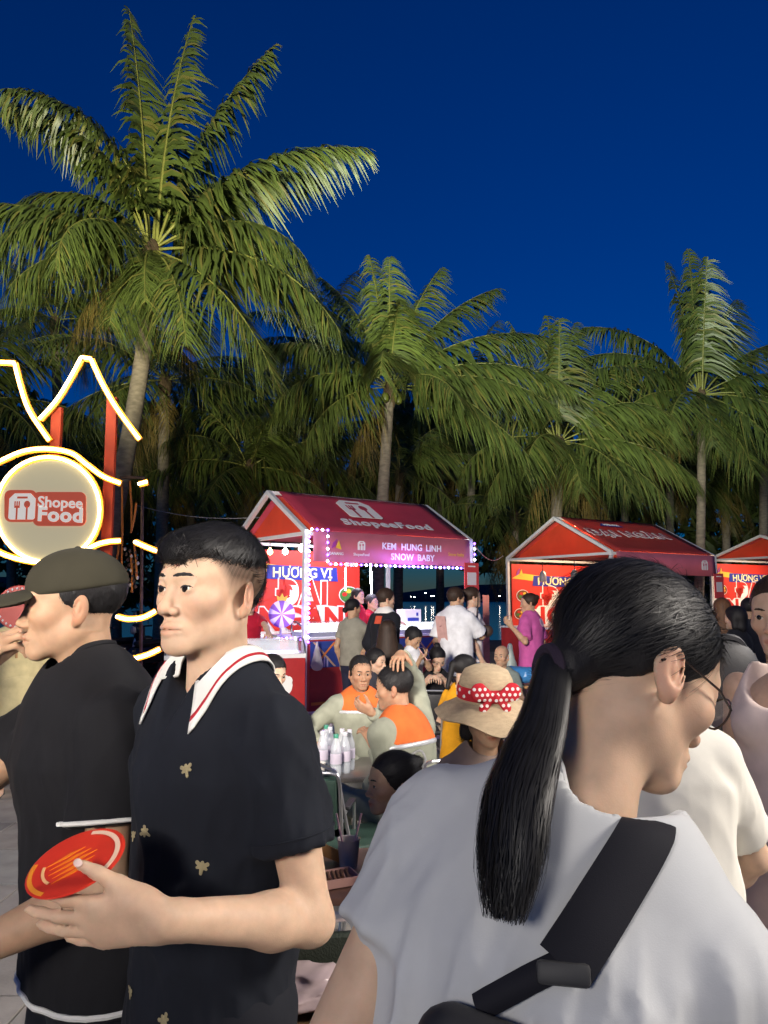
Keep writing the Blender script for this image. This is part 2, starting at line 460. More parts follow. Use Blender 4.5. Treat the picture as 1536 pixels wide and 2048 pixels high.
HAIR = {
    'short': dict(),
    'crop': dict(thick=.006, top=.009, zs=[.066, .064, .048, .020, -.014, -.022, -.050, -.058]),
    'bun': dict(thick=.009, top=.010, lumps=[((0, .098, .062), (.036, .034, .034))], freq=150),
    'topbun': dict(thick=.009, top=.010, lumps=[((0, .065, .118), (.034, .034, .032))], freq=150),
    'lowbun': dict(thick=.010, top=.010, lumps=[((0, .118, -.035), (.034, .032, .036))], freq=150),
    'long': dict(thick=.016, top=.014, caps=[((0, .085, .02), (0, .10, -.24), .075, .085, ((0, 1, 0), 1.9)), ((.06, .05, 0), (.07, .07, -.22), .03, .04, None), ((-.06, .05, 0), (-.07, .07, -.22), .03, .04, None)], k=.04, flow=(1.4, 1.4, .15)),
    'bob': dict(thick=.018, top=.016, caps=[((.065, .03, -.01), (.066, .04, -.09), .028, .03, None), ((-.065, .03, -.01), (-.066, .04, -.09), .028, .03, None), ((0, .085, 0), (0, .085, -.09), .05, .055, ((0, 1, 0), 1.3))], k=.04, flow=(1.4, 1.4, .2)),
    'pony': dict(thick=.009, top=.010, lumps=[((0, .108, .028), (.024, .026, .024))], caps=[((0, .115, .02), (0, .135, -.17), .030, .016, None)], k=.02, flow=(1.3, 1.3, .25)),
}

def person(head_at, yaw, label, H=1.66, pose='stand', lean=0, side=0, head=(0, 0, 0), g=1.0, face='m', tone=0, hair='short', hmat=None,
           top=((.5, .5, .5), 'tee'), bot=((.03, .03, .05), 'trousers'), armL=None, armR=None, h=.012, hh=.007, seat=.50, fold=.006, seed=1,
           legs=None, headkw=None, twist=0, shirt_kw=None, name='person', kneel=.42, cat='person', headfwd=.018, hs=1.0, hd=0.0, strand=True):
    """arm = (wrist xyz, pole xyz, finger dir, palm normal, curl, opts). Local frame: forward -Y, left +X, metres for H=1.7"""
    head_at = Vector(head_at); up = np.array(Matrix.Rotation(R(lean), 3, 'X') @ Matrix.Rotation(R(side), 3, 'Y') @ Vector((0, 0, 1)))
    lat = np.array(Matrix.Rotation(R(twist), 3, 'Z') @ Matrix.Rotation(R(side), 3, 'Y') @ Vector((1, 0, 0))); lat = n3(lat - up * (lat @ up)); fwd = -np.cross(up, lat)
    S = H / 1.7
    if pose == 'stand':
        S = (head_at.z + hd) / (.93 + .61 * up[2] + .045); z0 = .93 * S
    else: z0 = head_at.z + hd - (.61 * up[2] + .045) * S
    pel = np.array([0, 0, z0])
    waist = pel + up * .13 * S; chest = pel + up * .35 * S; neck = pel + up * .505 * S
    sw = (.148 if face == 'f' else .162) * S * (1 + (g - 1) * .4)
    shl = neck - up * .085 * S + lat * sw; shr = neck - up * .085 * S - lat * sw
    Rh = rot(*head) if isinstance(head, tuple) else head
    hc = neck + up * .105 * S + np.array([0, 0, .045 * S - hd]) + fwd * headfwd * S * (1 + max(lean, 0) / 15.)
    hsc = (S * .35 + .65) * hs
    Mz = Matrix.Rotation(R(yaw), 3, 'Z'); loc = head_at - Mz @ Vector(hc); loc.z = 0
    root = empty(name, loc, R(yaw), label, cat)
    Lp = lambda p: np.array(Mz.transposed() @ (Vector(p) - loc)); Ld = lambda d: np.array(Mz.transposed() @ Vector(d))
    pieces = []
    # head
    nt = (Rh.T @ (neck - up * .05 * S - hc)) / hsc
    V, Q, T = head_mesh(hh, tuple(nt), .058 * (S ** .5) if face == 'm' else .050, face, **(headkw or {}))
    hV, hQ = V, Q
    Vh = (V * hsc) @ Rh.T + hc
    pieces.append((Vh, Q, T))
    # arms
    def default(sd):
        sh = shl if sd > 0 else shr
        if pose == 'stand': return (sh + np.array([sd * .05, -.05, -.50]) * S, (sd * .3, 1, 0), (0, -.15, -1), (-sd, 0, 0), (.35,) * 4, {})
        return (pel + np.array([sd * .13, -.30, .14]), (sd * .8, .4, -.6), (-sd * .3, -1, -.2), (0, 0, -1), (.3,) * 4, {})
    joints = {}
    for sd, arm in ((1, armL), (-1, armR)):
        A = arm or default(sd); sh = shl if sd > 0 else shr
        if arm is not None and isinstance(arm[0], Vector): A = (Lp(arm[0]), Ld(arm[1]), None if arm[2] is None else Ld(arm[2]), Ld(arm[3])) + tuple(arm[4:])
        wr = np.array(A[0], float)
        el, wr = ik(sh, wr, .285 * S, .255 * S, A[1]); fd = A[2] if A[2] is not None else wr - el
        op = dict(A[5]) if len(A) > 5 else {}
        if op.pop('lift', None): pass
        if 'elbow' in op:      # explicit elbow direction
            el = sh + n3(Lp(op.pop('elbow')) - sh) * .285 * S; wr = el + n3(np.array(A[0], float) - el) * .255 * S; fd = wr - el
        hp, tip = hand_prims(wr, fd, A[3], sd > 0, A[4], s=S * .98, **op)
        joints[sd] = (sh, el, wr, tip)
        ah = min(h, .0075) if h > .004 else h
        V, Q = run(arm_prims(sh, el, wr, S, 1 + (g - 1) * .6) + hp, min(ah, .0055))
        pieces.append((V, Q, np.ones((len(V), 3), np.float32)))
    # legs
    LG = {}
    for sd in (1, -1):
        hip = pel + np.array([sd * .09 * S, 0, -.02])
        if pose == 'stand':
            an = np.array([sd * .11 * S, .03 + (legs or {}).get(sd, 0), .08 * S]); kn, an = ik(hip, an, .43 * S, .42 * S, (0, -1, 0))
        else:
            dzk = min(max(0., .46 * S - hip[2]), .36 * S); kn = hip + np.array([sd * .06, -math.sqrt((kneel * S) ** 2 - dzk ** 2), dzk]); an = np.array([kn[0] + sd * .02, kn[1] + .06 * (1 if sd > 0 else 2), .08])
        LG[sd] = (hip, kn, an)
    lp = []
    for sd in (1, -1):
        hip, kn, an = LG[sd]; toe = an + np.array([sd * .03, -.15 * S, -.045])
        lp += [(Cap(hip, kn, .075 * S * g, .052 * S), .03), (Cap(kn, kn + (an - kn) * .3, .052 * S, .054 * S), .02), (Cap(kn + (an - kn) * .3, an, .054 * S, .033 * S), .02), (Cap(an + np.array([0, .02, -.03]), toe, .036, .026), .02)]
    lp += [(Cap(pel, chest, .12 * S * g, .13 * S * g, (fwd, 1.4)), .03), (Cap(chest, neck - up * .03 * S, .11 * S, .035 * S, (fwd, 1.3)), .03)]
    V, Q = run(lp, max(h, .012)); pieces.append((V, Q, np.ones((len(V), 3), np.float32)))
    off = 0; VV, QQ, TT = [], [], []
    for V, Q, T in pieces: VV.append(V); QQ.append(Q + off); TT.append(T); off += len(V)
    body = mobj('body', np_mesh('body', np.concatenate(VV), np.concatenate(QQ), True, np.concatenate(TT)), skin(tone), root)
    # eyes and brows
    hkw = headkw or {}
    if hkw.get('eyes', True):
        for sx in (-1, 1):
            c = hc + Rh @ (np.array([sx * .0315, -.0775, -.003]) * hsc)
            eye(root, c, Rh, hsc)
    hb = BVHTree.FromPolygons([tuple(v) for v in hV.tolist()], hQ.tolist())
    def prj(x, z, o=0.0):
        l = hb.ray_cast(Vector((x, -.2, z)), Vector((0, 1, 0)))[0]; return (x, (l.y if l else -.09) - o, z)
    def strip(pts, r):
        return [(Cap(pts[i], pts[i + 1], r[i], r[i + 1]), .002) for i in range(len(pts) - 1)]
    def place(V): return (V * hsc) @ Rh.T + hc
    if hkw.get('brow', True):
        for sx in (1, -1):
            pts = [prj(sx * x, z, -.0008) for x, z in ((.011, .0180), (.020, .0198), (.030, .0212), (.040, .0205), (.050, .0165))]
            V, Q = run(strip(pts, (.0022, .0032, .0034, .0028, .0012)), max(.0022, hh * .45))
            if len(Q): mobj('eyebrow', np_mesh('eyebrow', place(V), Q), hmat or DARK, root)
    if hkw.get('eyes', True) and hh < .006:
        for sx in (1, -1):
            pts = [prj(sx * x, -.0030 + .0038 * math.sqrt(max(0, 1 - ((x - .0322) / .0142) ** 2)) + (x - .0318) * .07, -.0006) for x in (.0185, .022, .027, .032, .037, .042, .0462)]
            V, Q = run(strip(pts, (.0008, .0011, .0013, .0014, .0014, .0013, .0009)), .0010 if hh < .003 else .0016)
            if len(Q): mobj('eyelash', np_mesh('eyelash', place(V), Q), DARK, root)
    # hair
    hobj = hairVQ = None
    if hair:
        st = HAIR[hair] if isinstance(hair, str) else hair
        V, Q = hair_mesh(st, max(hh * .9, .003), seed); hairVQ = (V, Q)
        hobj = mobj('hair', np_mesh('hair', (V * hsc) @ Rh.T + hc, Q), hmat or DARK, root)
    # top
    kw = shirt_kw or {}
    if top:
        col, kind = top
        ea = kw.get('ease', .018); sl = kw.get('sleeve', {'tee': .62, 'polo': .66, 'long': 1.0, 'tank': 0, 'jacket': 1.0}.get(kind, .62)); hem = kw.get('hem', .10)
        fr = (fwd, kw.get('flat', 1.36))
        pr = [(Cap(pel - up * (hem + .06) * S, waist, (kw.get('flare', .176) * g + ea) * S, (.142 * g + ea) * S, fr), .05), (Cap(waist, chest, (.140 * g + ea) * S, (.150 * g + ea) * S, fr), .05),
              (Cap(chest, neck - up * .05 * S, (.150 * g + ea) * S, (.085 + ea) * S, fr), .06)]
        for sd in (1, -1):
            sh, el, wr, _ = joints[sd]; sh = np.array(sh); q = neck + lat * sd * .05 * S - up * .022 * S
            tr = .043 if kind != 'tank' else .032
            if kind != 'tank': pr.append((Cap(q, sh - lat * sd * .012 + up * .004, (tr + ea * .35) * S, (.042 + ea * .6) * S), .045))
            else: pr.append((Cap(q + lat * sd * .03, chest + lat * sd * .07 + up * .06 - fwd * .0, .03, .06), .03))
            if sl > 0:
                a = (sh, el) if sl <= 1.0 else (sh, el)
                if kind in ('long', 'jacket'):
                    pr.append((Cap(sh, el, (.050 * g + ea) * S, (.044 + ea) * S), .03))
                    e2 = el + (wr - el) * .93; pr.append((Cap(el, wr, (.044 + ea) * S, (.034 + ea * .7) * S, None, [(e2, n3(wr - el))]), .025))
                else:
                    cut = sh + (el - sh) * sl; sr = kw.get('sleeve_r', .062)
                    pr.append((Cap(sh, sh + (el - sh) * (sl + .25), (.044 * g + ea * .8) * S, sr * S * g, None, [(cut, n3(el - sh))]), .025))
        prt = [q for q in pr if len(q) < 3 and not q[0].clips and q[0].__class__ is Cap][:3] + [q for q in pr[3:] if q[1] == .045]
        if face == 'f' and kw.get('bust', 1):
            for sd in (1, -1): pr.append((Ell(chest + lat * sd * .072 * S + fwd * .085 * S - up * .03 * S, (.066, .058, .062)), .03))
        nr = kw.get('neck_r', .072)
        subs = [(Ell(neck + up * .022 * S + fwd * .012, (nr * S, nr * S * 1.08, (.058 if kind != 'tank' else .1) * S)), .012)]
        if kw.get('vneck'): subs.append((Cap(neck + fwd * .07 * S, neck + fwd * .125 * S - up * kw['vneck'], .036, .006), .012))
        if kind == 'tank': subs = [(Ell(neck + fwd * .05 - up * .02, (.11, .11, .12)), .02)]
        wf0 = waves(seed, 5, kw.get('freq', 30.), .05, kw.get('bias', (1, 1, .40))); wf1 = waves(seed + 7, 5, kw.get('freq', 30.) * 2.4, .03, kw.get('bias', (1, 1, .40)))
        wfb = (lambda q: wf0(q) + .38 * wf1(q)) if h < .0125 else wf0
        nk32 = neck.astype(np.float32); wf = lambda q: wfb(q) * np.clip((np.linalg.norm(q - nk32, axis=1) - .12) / .08, 0, 1)
        if kw.get('pleat'):      # long hanging folds below the shoulder blades
            wfa = wf
            def wf(q, wfa=wfa):
                d = q - pel.astype(np.float32); th = np.arctan2(d @ lat.astype(np.float32), -(d @ fwd.astype(np.float32))); z = d @ up.astype(np.float32)
                rmp = np.clip((.44 * S - z) / (.30 * S), 0, 1); sv = np.sin(th * 11 + 2.2 * np.sin(th * 2.3 + 1) + 1.5 * np.sin(z * 9)); lt = np.clip((.19 * S - np.abs(d @ lat.astype(np.float32))) / (.05 * S), 0, 1); return wfa(q) * .9 + kw['pleat'] * lt * rmp * (1 - np.abs(sv)) ** 1.4
        V, Q = run(pr, h, [(pel - up * hem * S, -up)], subs, (lambda q: -fold * wf(q) * 1.3) if fold else None)
        m = col if isinstance(col, bpy.types.Material) else cloth('%.2f_%.2f_%.2f' % tuple(col), col)
        so = mobj({'tee': 't_shirt', 'polo': 'polo_shirt', 'long': 'shirt', 'jacket': 'jacket', 'tank': 'tank_top'}[kind], np_mesh('shirt', V, Q), m, root)
        if kw.get('band'):
            bvs = BVHTree.FromPolygons([tuple(v) for v in V.tolist()], Q.tolist()); rp = []
            for a_ in np.linspace(0, 2 * math.pi, 49):
                q = neck + fwd * .012 + (lat * math.cos(a_) + fwd * math.sin(a_)) * nr * S * kw['band'] + up * .25
                hh_ = bvs.ray_cast(Vector(q), Vector(-up))
                if hh_[0] is not None and (Vector(q) - hh_[0]).length < .36: rp.append(hh_[0])
            if len(rp) > 20:
                for _ in range(4): rp = [(rp[i - 1] + rp[i] * 2 + rp[(i + 1) % len(rp)]) / 4 for i in range(len(rp))]
                MB().tube(rp + rp[:2], .0075, 8, False).build('neckband', m, so, True)
        for nm, ym, za, zb_, inf in kw.get('layers', ()):
            V, Q = run(prt, h * .9, [(neck + up * zb_ * S, -up)] + ([(neck + up * za * S, up)] if za is not None else []), subs, (lambda q: -fold * wf(q) * 1.3) if fold else None, inf)
            if len(Q): mobj(nm, np_mesh(nm, V, Q), ym, so)
    else: so = None
    # lower garment
    if bot:
        col, kind = bot; pr = []; clips = []
        pr.append((Cap(pel + up * .08 * S, pel - up * .06 * S, .137 * S * g, .155 * S * g, (fwd, 1.35)), .04))
        for sd in (1, -1):
            hip, kn, an = LG[sd]
            if kind == 'trousers':
                pr += [(Cap(hip, kn, .092 * S * g, .070 * S), .035), (Cap(kn, an, .070 * S, .055 * S, None, [(an, n3(an - kn))]), .03)]
            elif kind == 'shorts':
                c = hip + (kn - hip) * .72; pr.append((Cap(hip, kn, .095 * S * g, .098 * S, None, [(c, n3(kn - hip))]), .03))
        if kind == 'skirt':
            pr.append((Cap(pel, np.array([0, 0, .40]), .16, .27, (fwd, 1.15), [(np.array([0, 0, .25]), (0, 0, -1))]), .05))
        wf2 = waves(seed + 50, 5, 28., .04, (1, 1, .3))
        V, Q = run(pr, max(h, .010), clips, (), (lambda q: -.006 * wf2(q)) if fold else None)
        m = col if isinstance(col, bpy.types.Material) else cloth('%.2f_%.2f_%.2f' % tuple(col), col)
        mobj({'trousers': 'trousers', 'shorts': 'shorts', 'skirt': 'skirt'}[kind], np_mesh(kind, V, Q), m, root)
    # shoes
    for sd in (1, -1):
        an = LG[sd][2]; b = MB()
        V, Q = run([(Cap(an + np.array([0, .025, -.042]), an + np.array([sd * .02, -.13 * S, -.050]), .040, .034, ((0, 0, 1), 1.25)), .02), (Cap(an + np.array([0, .02, -.01]), an + np.array([0, .02, -.04]), .040, .042), .02)], .012)
        V[:, 2] = np.maximum(V[:, 2], .004)
        mobj('shoe', np_mesh('shoe', V, Q), mat('shoe', (.05, .05, .055), .6), root)
    if hobj is not None and strand and .0034 < hh < .0066:
        lump = (HAIR[hair] if isinstance(hair, str) else hair); gl = lump.get('lumps'); hp_ = dict(place=place, hs=hsc, Rh=Rh, hc=hc, root=root)
        if gl: strands(hp_, 'hair_strands', *hairVQ, (lambda q: np.array(gl[0][0]) - q), 1300, (.02, .05), .06, .0012, seed=seed, m=hmat or DARK, parent=hobj, jit=.12, goal=np.array(gl[0][0]))
        elif lump.get('caps'): strands(hp_, 'hair_strands', *hairVQ, (lambda q: np.tile(np.array([[0, .05, -1.]]), (len(q), 1)) + (q - np.array([0, .02, .1])) * 4), 1500, (.03, .07), .05, .0012, seed=seed, m=hmat or DARK, parent=hobj, jit=.1)
        else: strands(hp_, 'hair_strands', *hairVQ, (lambda q: q - np.array([.0, .05, .10])), 1500, (.012, .026), .16, .0012, seed=seed, m=hmat or DARK, parent=hobj, jit=.25)
    return dict(root=root, body=body, shirt=so, hc=hc, Rh=Rh, hs=hsc, neck=neck, up=up, lat=lat, fwd=fwd, joints=joints, S=S, hair=hobj, hairVQ=hairVQ, place=place, prj=prj, loc=loc, Mz=Mz, Lp=Lp, chest=chest, pel=pel, LG=LG)

def strands(P, name, V, Q, comb, n=5000, L=(.02, .05), lift=.15, wid=.0007, seg=4, grav=0.0, seed=3, m=None, keep=None, jit=.25, parent=None, local=False, inset=0.0, goal=None, curv=.135):
    """single hairs laid over a hair surface (head frame V,Q): thin ribbons"""
    rg = np.random.default_rng(seed); Q = np.asarray(Q)
    a, b, c, d = V[Q[:, 0]], V[Q[:, 1]], V[Q[:, 2]], V[Q[:, 3]]
    nn = np.cross(c - a, d - b); ar = np.linalg.norm(nn, axis=1); nn = nn / (ar[:, None] + 1e-12)
    ce = (a + b + c + d) / 4; w = ar.copy()
    if keep is not None: w = w * keep(ce)
    ix = rg.choice(len(Q), n, p=w / w.sum())
    uv = rg.random((n, 2, 1)); p = (a[ix] * (1 - uv[:, 0]) + b[ix] * uv[:, 0]) * (1 - uv[:, 1]) + (d[ix] * (1 - uv[:, 0]) + c[ix] * uv[:, 0]) * uv[:, 1]
    nr = nn[ix]; t = comb(p); t = t + rg.normal(size=t.shape) * jit * np.linalg.norm(t, axis=1)[:, None]
    t = t - nr * (t * nr).sum(1)[:, None]; t = t / (np.linalg.norm(t, axis=1)[:, None] + 1e-9)
    ln = rg.uniform(*L, n)[:, None]
    if goal is not None: ln = np.minimum(ln, .95 * np.linalg.norm(p - goal, axis=1)[:, None])
    lf = lift * rg.uniform(.2, 1.3, n)[:, None]
    wv = np.cross(t, nr); pts = []
    for s_ in np.linspace(0, 1, seg + 1):
        q = p - nr * inset + t * ln * s_ + nr * ln * lf * (np.sin(s_ * 2.2) if goal is None else np.sin(s_ * math.pi)) - nr * (ln * s_) ** 2 / (2 * curv) + np.array([0, 0, -1]) * grav * ln * s_ ** 2
        wd = wid * (1 - .75 * s_); pts.append(q - wv * wd); pts.append(q + wv * wd)
    A = np.stack(pts, 1); VV = A.reshape(-1, 3); k = 2 * (seg + 1); base = np.arange(n)[:, None] * k
    QQ = np.concatenate([np.stack([base[:, 0] + 2 * i, base[:, 0] + 2 * i + 1, base[:, 0] + 2 * i + 3, base[:, 0] + 2 * i + 2], 1) for i in range(seg)])
    W = VV if local else (VV * P['hs']) @ P['Rh'].T + P['hc']
    return mobj(name, np_mesh(name, W, QQ), m or DARKS, parent or P['root'])

EYE = {}
def eye(root, c, Rh, s):
    if 'e' not in EYE:
        bm = bmesh.new(); bmesh.ops.create_uvsphere(bm, u_segments=16, v_segments=12, radius=.0118); me = bpy.data.meshes.new('eye'); bm.to_mesh(me); bm.free()
        me.polygons.foreach_set('use_smooth', [True] * len(me.polygons)); me.materials.append(mat('eye_white', (.62, .58, .55), .25)); EYE['e'] = me
        b = MB().lathe([(.0066, -.0006), (.0064, .0010), (.0045, .0021), (.0015, .0027)], 14); o = b.build('iris', mat('iris', (.012, .008, .006), .12, coat=.6), None, True); EYE['i'] = o.data; bpy.data.objects.remove(o)
    o = mobj('eye', EYE['e'], None, root, Vector(c)); o.scale = (s * 1.1,) * 3
    M = Matrix(np.array(Rh).tolist()).to_4x4(); o.rotation_euler = M.to_euler()
    i = mobj('iris', EYE['i'], None, o, Vector((0, -.0104, 0))); i.rotation_euler = (R(90), 0, 0)
    return o
# ================================================================== ground
g = MB(); g.add([(-900, -60, 0), (900, -60, 0), (900, 30, 0), (-900, 30, 0)], [(0, 1, 2, 3)])
ground = tag(g.build('ground', mat('ground_sand', (.16, .14, .12), .9, bump=.3, bscale=6, var=.25, vscale=1.5)), kind='structure')
g = MB(); g.add([(-1500, 30, -.6), (1500, 30, -.6), (1500, 2400, -.6), (-1500, 2400, -.6)], [(0, 1, 2, 3)])
tag(g.build('sea', mat('sea_water', (.006, .012, .03), .12, bump=.5, bscale=.8)), kind='structure')
g = MB(); g.box((0, 30, -.5), (1800, .3, 1.0)); tag(g.build('kerb', mat('kerb_stone', (.25, .24, .22), .85, var=.2)), kind='structure')
hv = [(-1400 + 100 * i, 900 + 40 * math.sin(i), 0) for i in range(29)]; hz = [20 + 8 * math.sin(i * .8) + 5 * math.sin(i * 2.1 + 1) for i in range(29)]
g = MB(); g.add(hv + [(x, y + 60, z) for (x, y, _), z in zip(hv, hz)] + [(x, y + 400, -1) for x, y, _ in hv], [(i, i + 1, 30 + i, 29 + i) for i in range(28)] + [(29 + i, 30 + i, 59 + i, 58 + i) for i in range(28)])
tag(g.build('added_hills', mat('hill_forest', (.012, .016, .014), .95, var=.3, vscale=.02), None, True), kind='structure')  # dark headland added to cover the bright sky at the horizon
rs = random.Random(7)
def slab_mesh(w, d):
    b = MB(); b.box((0, 0, .018), (w - .012, d - .012, .036), None, .006)
    me = bpy.data.meshes.new('paving_slab'); me.from_pydata([tuple(v) for v in b.v], [], b.f); me.update(); return me
slabs = []
for k, c in enumerate(((.33, .30, .27), (.28, .26, .24), (.37, .33, .29), (.30, .29, .27))):
    me = slab_mesh(.58, .58); me.materials.append(mat('paving_%d' % k, c, .75, bump=.3, bscale=40, var=.22, vscale=5)); slabs.append(me)
for i in range(-9, 8):
    for j in range(17):
        x, y = i * .58 + .1, 4.6 + j * .58
        if abs(x) > .62 * y + .6: continue
        o = mobj('paving_slab', rs.choice(slabs), None, ground, (x, y, .004 + rs.uniform(0, .004))); o.rotation_euler = (rs.uniform(-.003, .003), rs.uniform(-.003, .003), 0)
b = MB()
for i in range(-24, 24):
    for j in range(44):
        x, y = i * .58 + .1, -2.36 + j * .58
        if y > 4.3 and y < 14.2 and abs(x) <= .62 * y + .6 and -9 <= i <= 7: continue
        b.box((x, y, .02), (.568, .568, .036))
o = b.build('paving', mat('paving_far', (.31, .285, .26), .8, bump=.3, bscale=40, var=.25, vscale=3), ground); o['kind'] = 'stuff'

# ================================================================== shared materials
white_metal = mat('tent_frame_white', (.72, .72, .70), .35, .1, var=.06)
chrome = mat('chrome', (.60, .60, .60), .28, .9)
tent_red = mat('tent_red', (.50, .055, .095), .5, bump=.15, bscale=9, var=.10, vscale=2.5, transl=.25)
tent_orange = mat('tent_orange', (.66, .075, .03), .5, bump=.15, bscale=9, var=.10, vscale=2.5, transl=.25)
valance_m = mat('valance_red', (.60, .17, .23), .55, bump=.15, bscale=8, var=.08, vscale=3, transl=.2)
banner_red = mat('banner_red', (.62, .04, .025), .5, var=.06, vscale=3)
print_white = mat('print_white', (.82, .80, .76), .5)
print_red = mat('print_red', (.55, .03, .02), .5)
print_blue = mat('print_blue', (.02, .035, .28), .5)
print_yellow = mat('print_yellow', (.80, .52, .05), .5)
print_green = mat('print_green', (.06, .20, .04), .5)
print_brown = mat('print_brown', (.16, .06, .02), .5)
print_orange = mat('print_orange', (.75, .22, .03), .5)

def V3(*a): return Vector(a)
def food_logo(par, o, u, v, s, plate=None, words=True, ink=None, name='logo'):
    """bag icon with fork and spoon, and the two words; o centre of icon, s icon height"""
    ink = ink or print_white; u, v = Vector(u).normalized(), Vector(v).normalized(); w = u.cross(v)
    ic = [(-.44, -.5), (.44, -.5), (.5, -.44), (.5, .30), (.30, .5), (-.30, .5), (-.5, .30), (-.5, -.44)]
    body = MB().prism([(a * s, b * s) for a, b in ic], o, u, v, .006).build(name + '_icon', ink, par)
    dark = plate or print_red; o2 = Vector(o) + w * .0065
    MB().prism([(-.2 * s, .30 * s), (.2 * s, .30 * s), (.2 * s, .38 * s), (-.2 * s, .38 * s)], o2, u, v, .002).build(name + '_slot', dark, par)
    b = MB()
    for k in (-.27, -.19, -.11): b.prism([(( k - .025) * s, .02 * s), ((k + .025) * s, .02 * s), ((k + .025) * s, .2 * s), ((k - .025) * s, .2 * s)], o2, u, v, .002)
    b.prism([(-.295 * s, -.06 * s), (-.085 * s, -.06 * s), (-.085 * s, .03 * s), (-.295 * s, .03 * s)], o2, u, v, .002)
    b.prism([(-.225 * s, -.5 * s), (-.155 * s, -.5 * s), (-.155 * s, -.05 * s), (-.225 * s, -.05 * s)], o2, u, v, .002)
    b.build(name + '_fork', dark, par)
    b = MB(); b.prism([(.19 * s + .12 * s * math.cos(a), .08 * s + .14 * s * math.sin(a)) for a in np.linspace(0, 2 * math.pi, 15)[:-1]], o2, u, v, .002)
    b.prism([(.155 * s, -.5 * s), (.225 * s, -.5 * s), (.225 * s, 0), (.155 * s, 0)], o2, u, v, .002); b.build(name + '_spoon', dark, par)
def banana_mark(par, o, u, v, s):
    """small sail-shaped event mark"""
    MB().prism([(-.5 * s, -.3 * s), (-.1 * s, -.1 * s), (.05 * s, .5 * s), (-.3 * s, .2 * s)], o, u, v, .004).build('mark_purple', mat('mark_purple', (.35, .05, .3), .5), par)
    MB().prism([(-.05 * s, -.2 * s), (.5 * s, -.35 * s), (.25 * s, .4 * s)], o, u, v, .005).build('mark_yellow', print_yellow, par)

def bulb(par, p, r=.045, m=None, drop=.12):
    MB().tube([p + V3(0, 0, drop), p + V3(0, 0, r)], .006, 5).build('bulb_cord', mat('cord_black', (.02, .02, .02), .6), par)
    MB().lathe([(.012, .05), (.014, .03), (.03, .018), (r * .8, 0), (r * .85, -.025), (r * .5, -.05), (.006, -.06)], 10, p).build('bulb', m, par, True)

def lamp_light(name, kind, loc, energy, col, par=None, size=.2, target=None, spot=None, blend=.5):
    l = bpy.data.lights.new(name, kind); l.energy = energy; l.color = col
    if kind == 'AREA': l.size = size
    else: l.shadow_soft_size = size
    if spot: l.spot_size = R(spot); l.spot_blend = blend
    o = bpy.data.objects.new(name, l); COL.objects.link(o); o.location = loc
    if target is not None: o.rotation_euler = (Vector(target) - Vector(loc)).to_track_quat('-Z', 'Y').to_euler()
    if par is not None: o.parent = par
    return o

